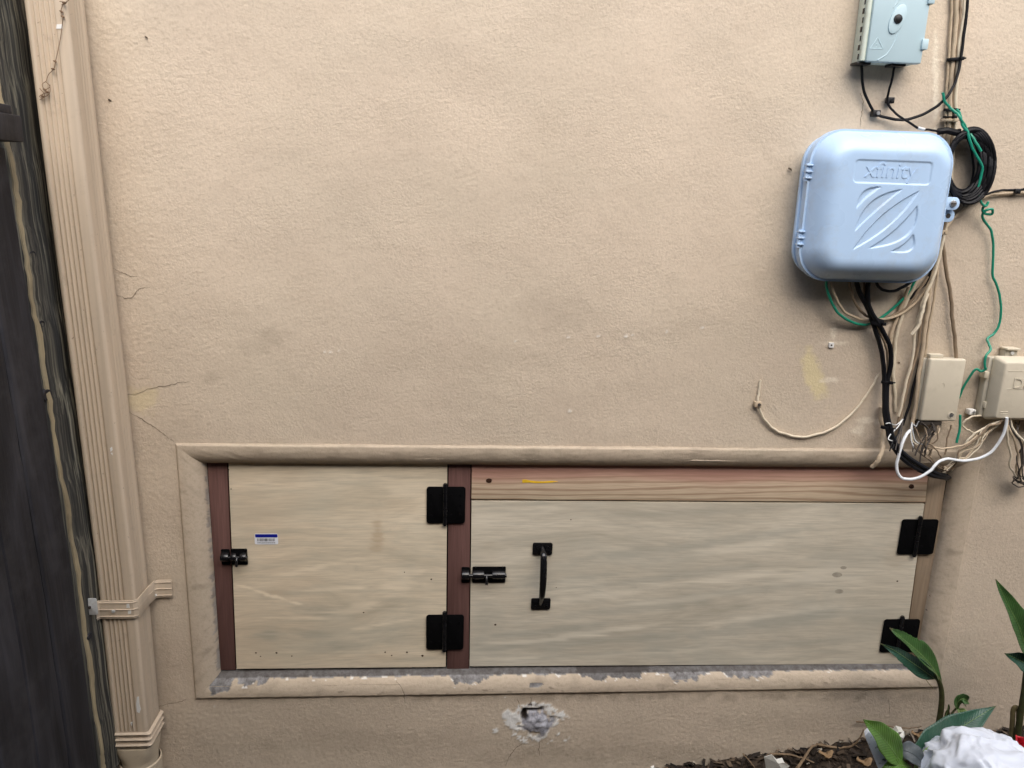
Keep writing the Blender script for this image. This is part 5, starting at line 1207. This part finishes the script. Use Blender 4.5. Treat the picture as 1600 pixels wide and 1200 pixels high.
def paper(label, pts, Y, h_=.006):
    p = [P(x, y, Y + random.uniform(-h_, h_)) for x, y in pts]; c = sum(p, Vector()) / len(p) + Vector((0, -.005, .002)); n = len(p)
    g = G(); g.add(p + [c], [(i, (i + 1) % n, n) for i in range(n)]); o = g.build('paper_scrap', 'paper', None, False); o.modifiers.new('t', 'SOLIDIFY').thickness = .0008
    return tag(o, label, 'scrap', 'pale scraps on the soil')
paper('torn white scrap at the bottom edge of the soil', [(1194, 1183), (1206, 1179), (1213, 1186), (1222, 1184), (1226, 1192), (1234, 1197), (1224, 1206), (1198, 1208)], -.10)
paper('tiny white chip on the soil left of the torn scrap', [(1016, 1198), (1022, 1196), (1023, 1203), (1015, 1204)], -.03, .002)
paper('crumpled pale husk on the soil behind the bright green leaf', [(1392, 1142), (1400, 1134), (1408, 1136), (1412, 1144), (1404, 1148), (1396, 1150)], -.12, .010)
paper('narrow pale husk strip below the crumpled one', [(1404, 1150), (1412, 1142), (1414, 1150), (1409, 1160), (1406, 1158)], -.14, .004)
def twig(label, pts, r):
    p = catmull([P(*q) for q in pts], 6); n = len(p)
    tag(G().tube([q + Vector((0, random.uniform(-.001, .001), random.uniform(-.001, .001))) for q in p], [r * (1 - .5 * i / n) for i in range(n)], 6).build('twig', 'twig'), label, 'twig', 'dry twigs at the wall foot')
twig('forked root rising from the soil to the wall foot', [(1245, 1202, -.09), (1257, 1184, -.06), (1268, 1168, -.03), (1276, 1163, -.02)], .0035)
twig('long thin root along the wall foot', [(1203, 1178, -.03), (1230, 1179, -.04), (1252, 1184, -.05), (1272, 1192, -.07)], .0028)
twig('wavy root below the splattered board corner', [(1276, 1163, -.02), (1305, 1168, -.02), (1330, 1166, -.03), (1344, 1152, -.04), (1349, 1140, -.04)], .0030)
twig('curved dry stalk hugging the wall left of the plants', [(1338, 1128, -.012), (1365, 1130, -.014), (1392, 1135, -.02), (1420, 1138, -.03), (1440, 1136, -.03)], .0020)
twig('pale straw standing at the bottom edge', [(1161, 1178, -.02), (1170, 1188, -.04), (1180, 1200, -.06)], .0015)
for lab, x, y, Y in (('curled brown dead leaf left of the splattered board', 1350, 1190, -.16), ('tan dead leaf flake under the roots', 1290, 1178, -.06), ('dead leaf flake behind the leaning plant stem', 1435, 1148, -.09)):
    c = P(x, y, Y); g = G(); rows = [[c + Vector((.016 * (i / 5 - .5) * 2, .010 * (j / 4 - .5) * 2, .006 * math.cos(i * 1.3) + .005 * math.sin(j * 1.9 + i))) for j in range(5)] for i in range(6)]
    rows[0] = [rows[0][2].lerp(q, .3) for q in rows[0]]; rows[-1] = [rows[-1][2].lerp(q, .3) for q in rows[-1]]
    g.loft(rows, False, False, False); o = g.build('dead_leaf', 'litter_leaf'); o.modifiers.new('t', 'SOLIDIFY').thickness = .0006; tag(o, lab, 'dead leaf', 'dead leaves on the soil')
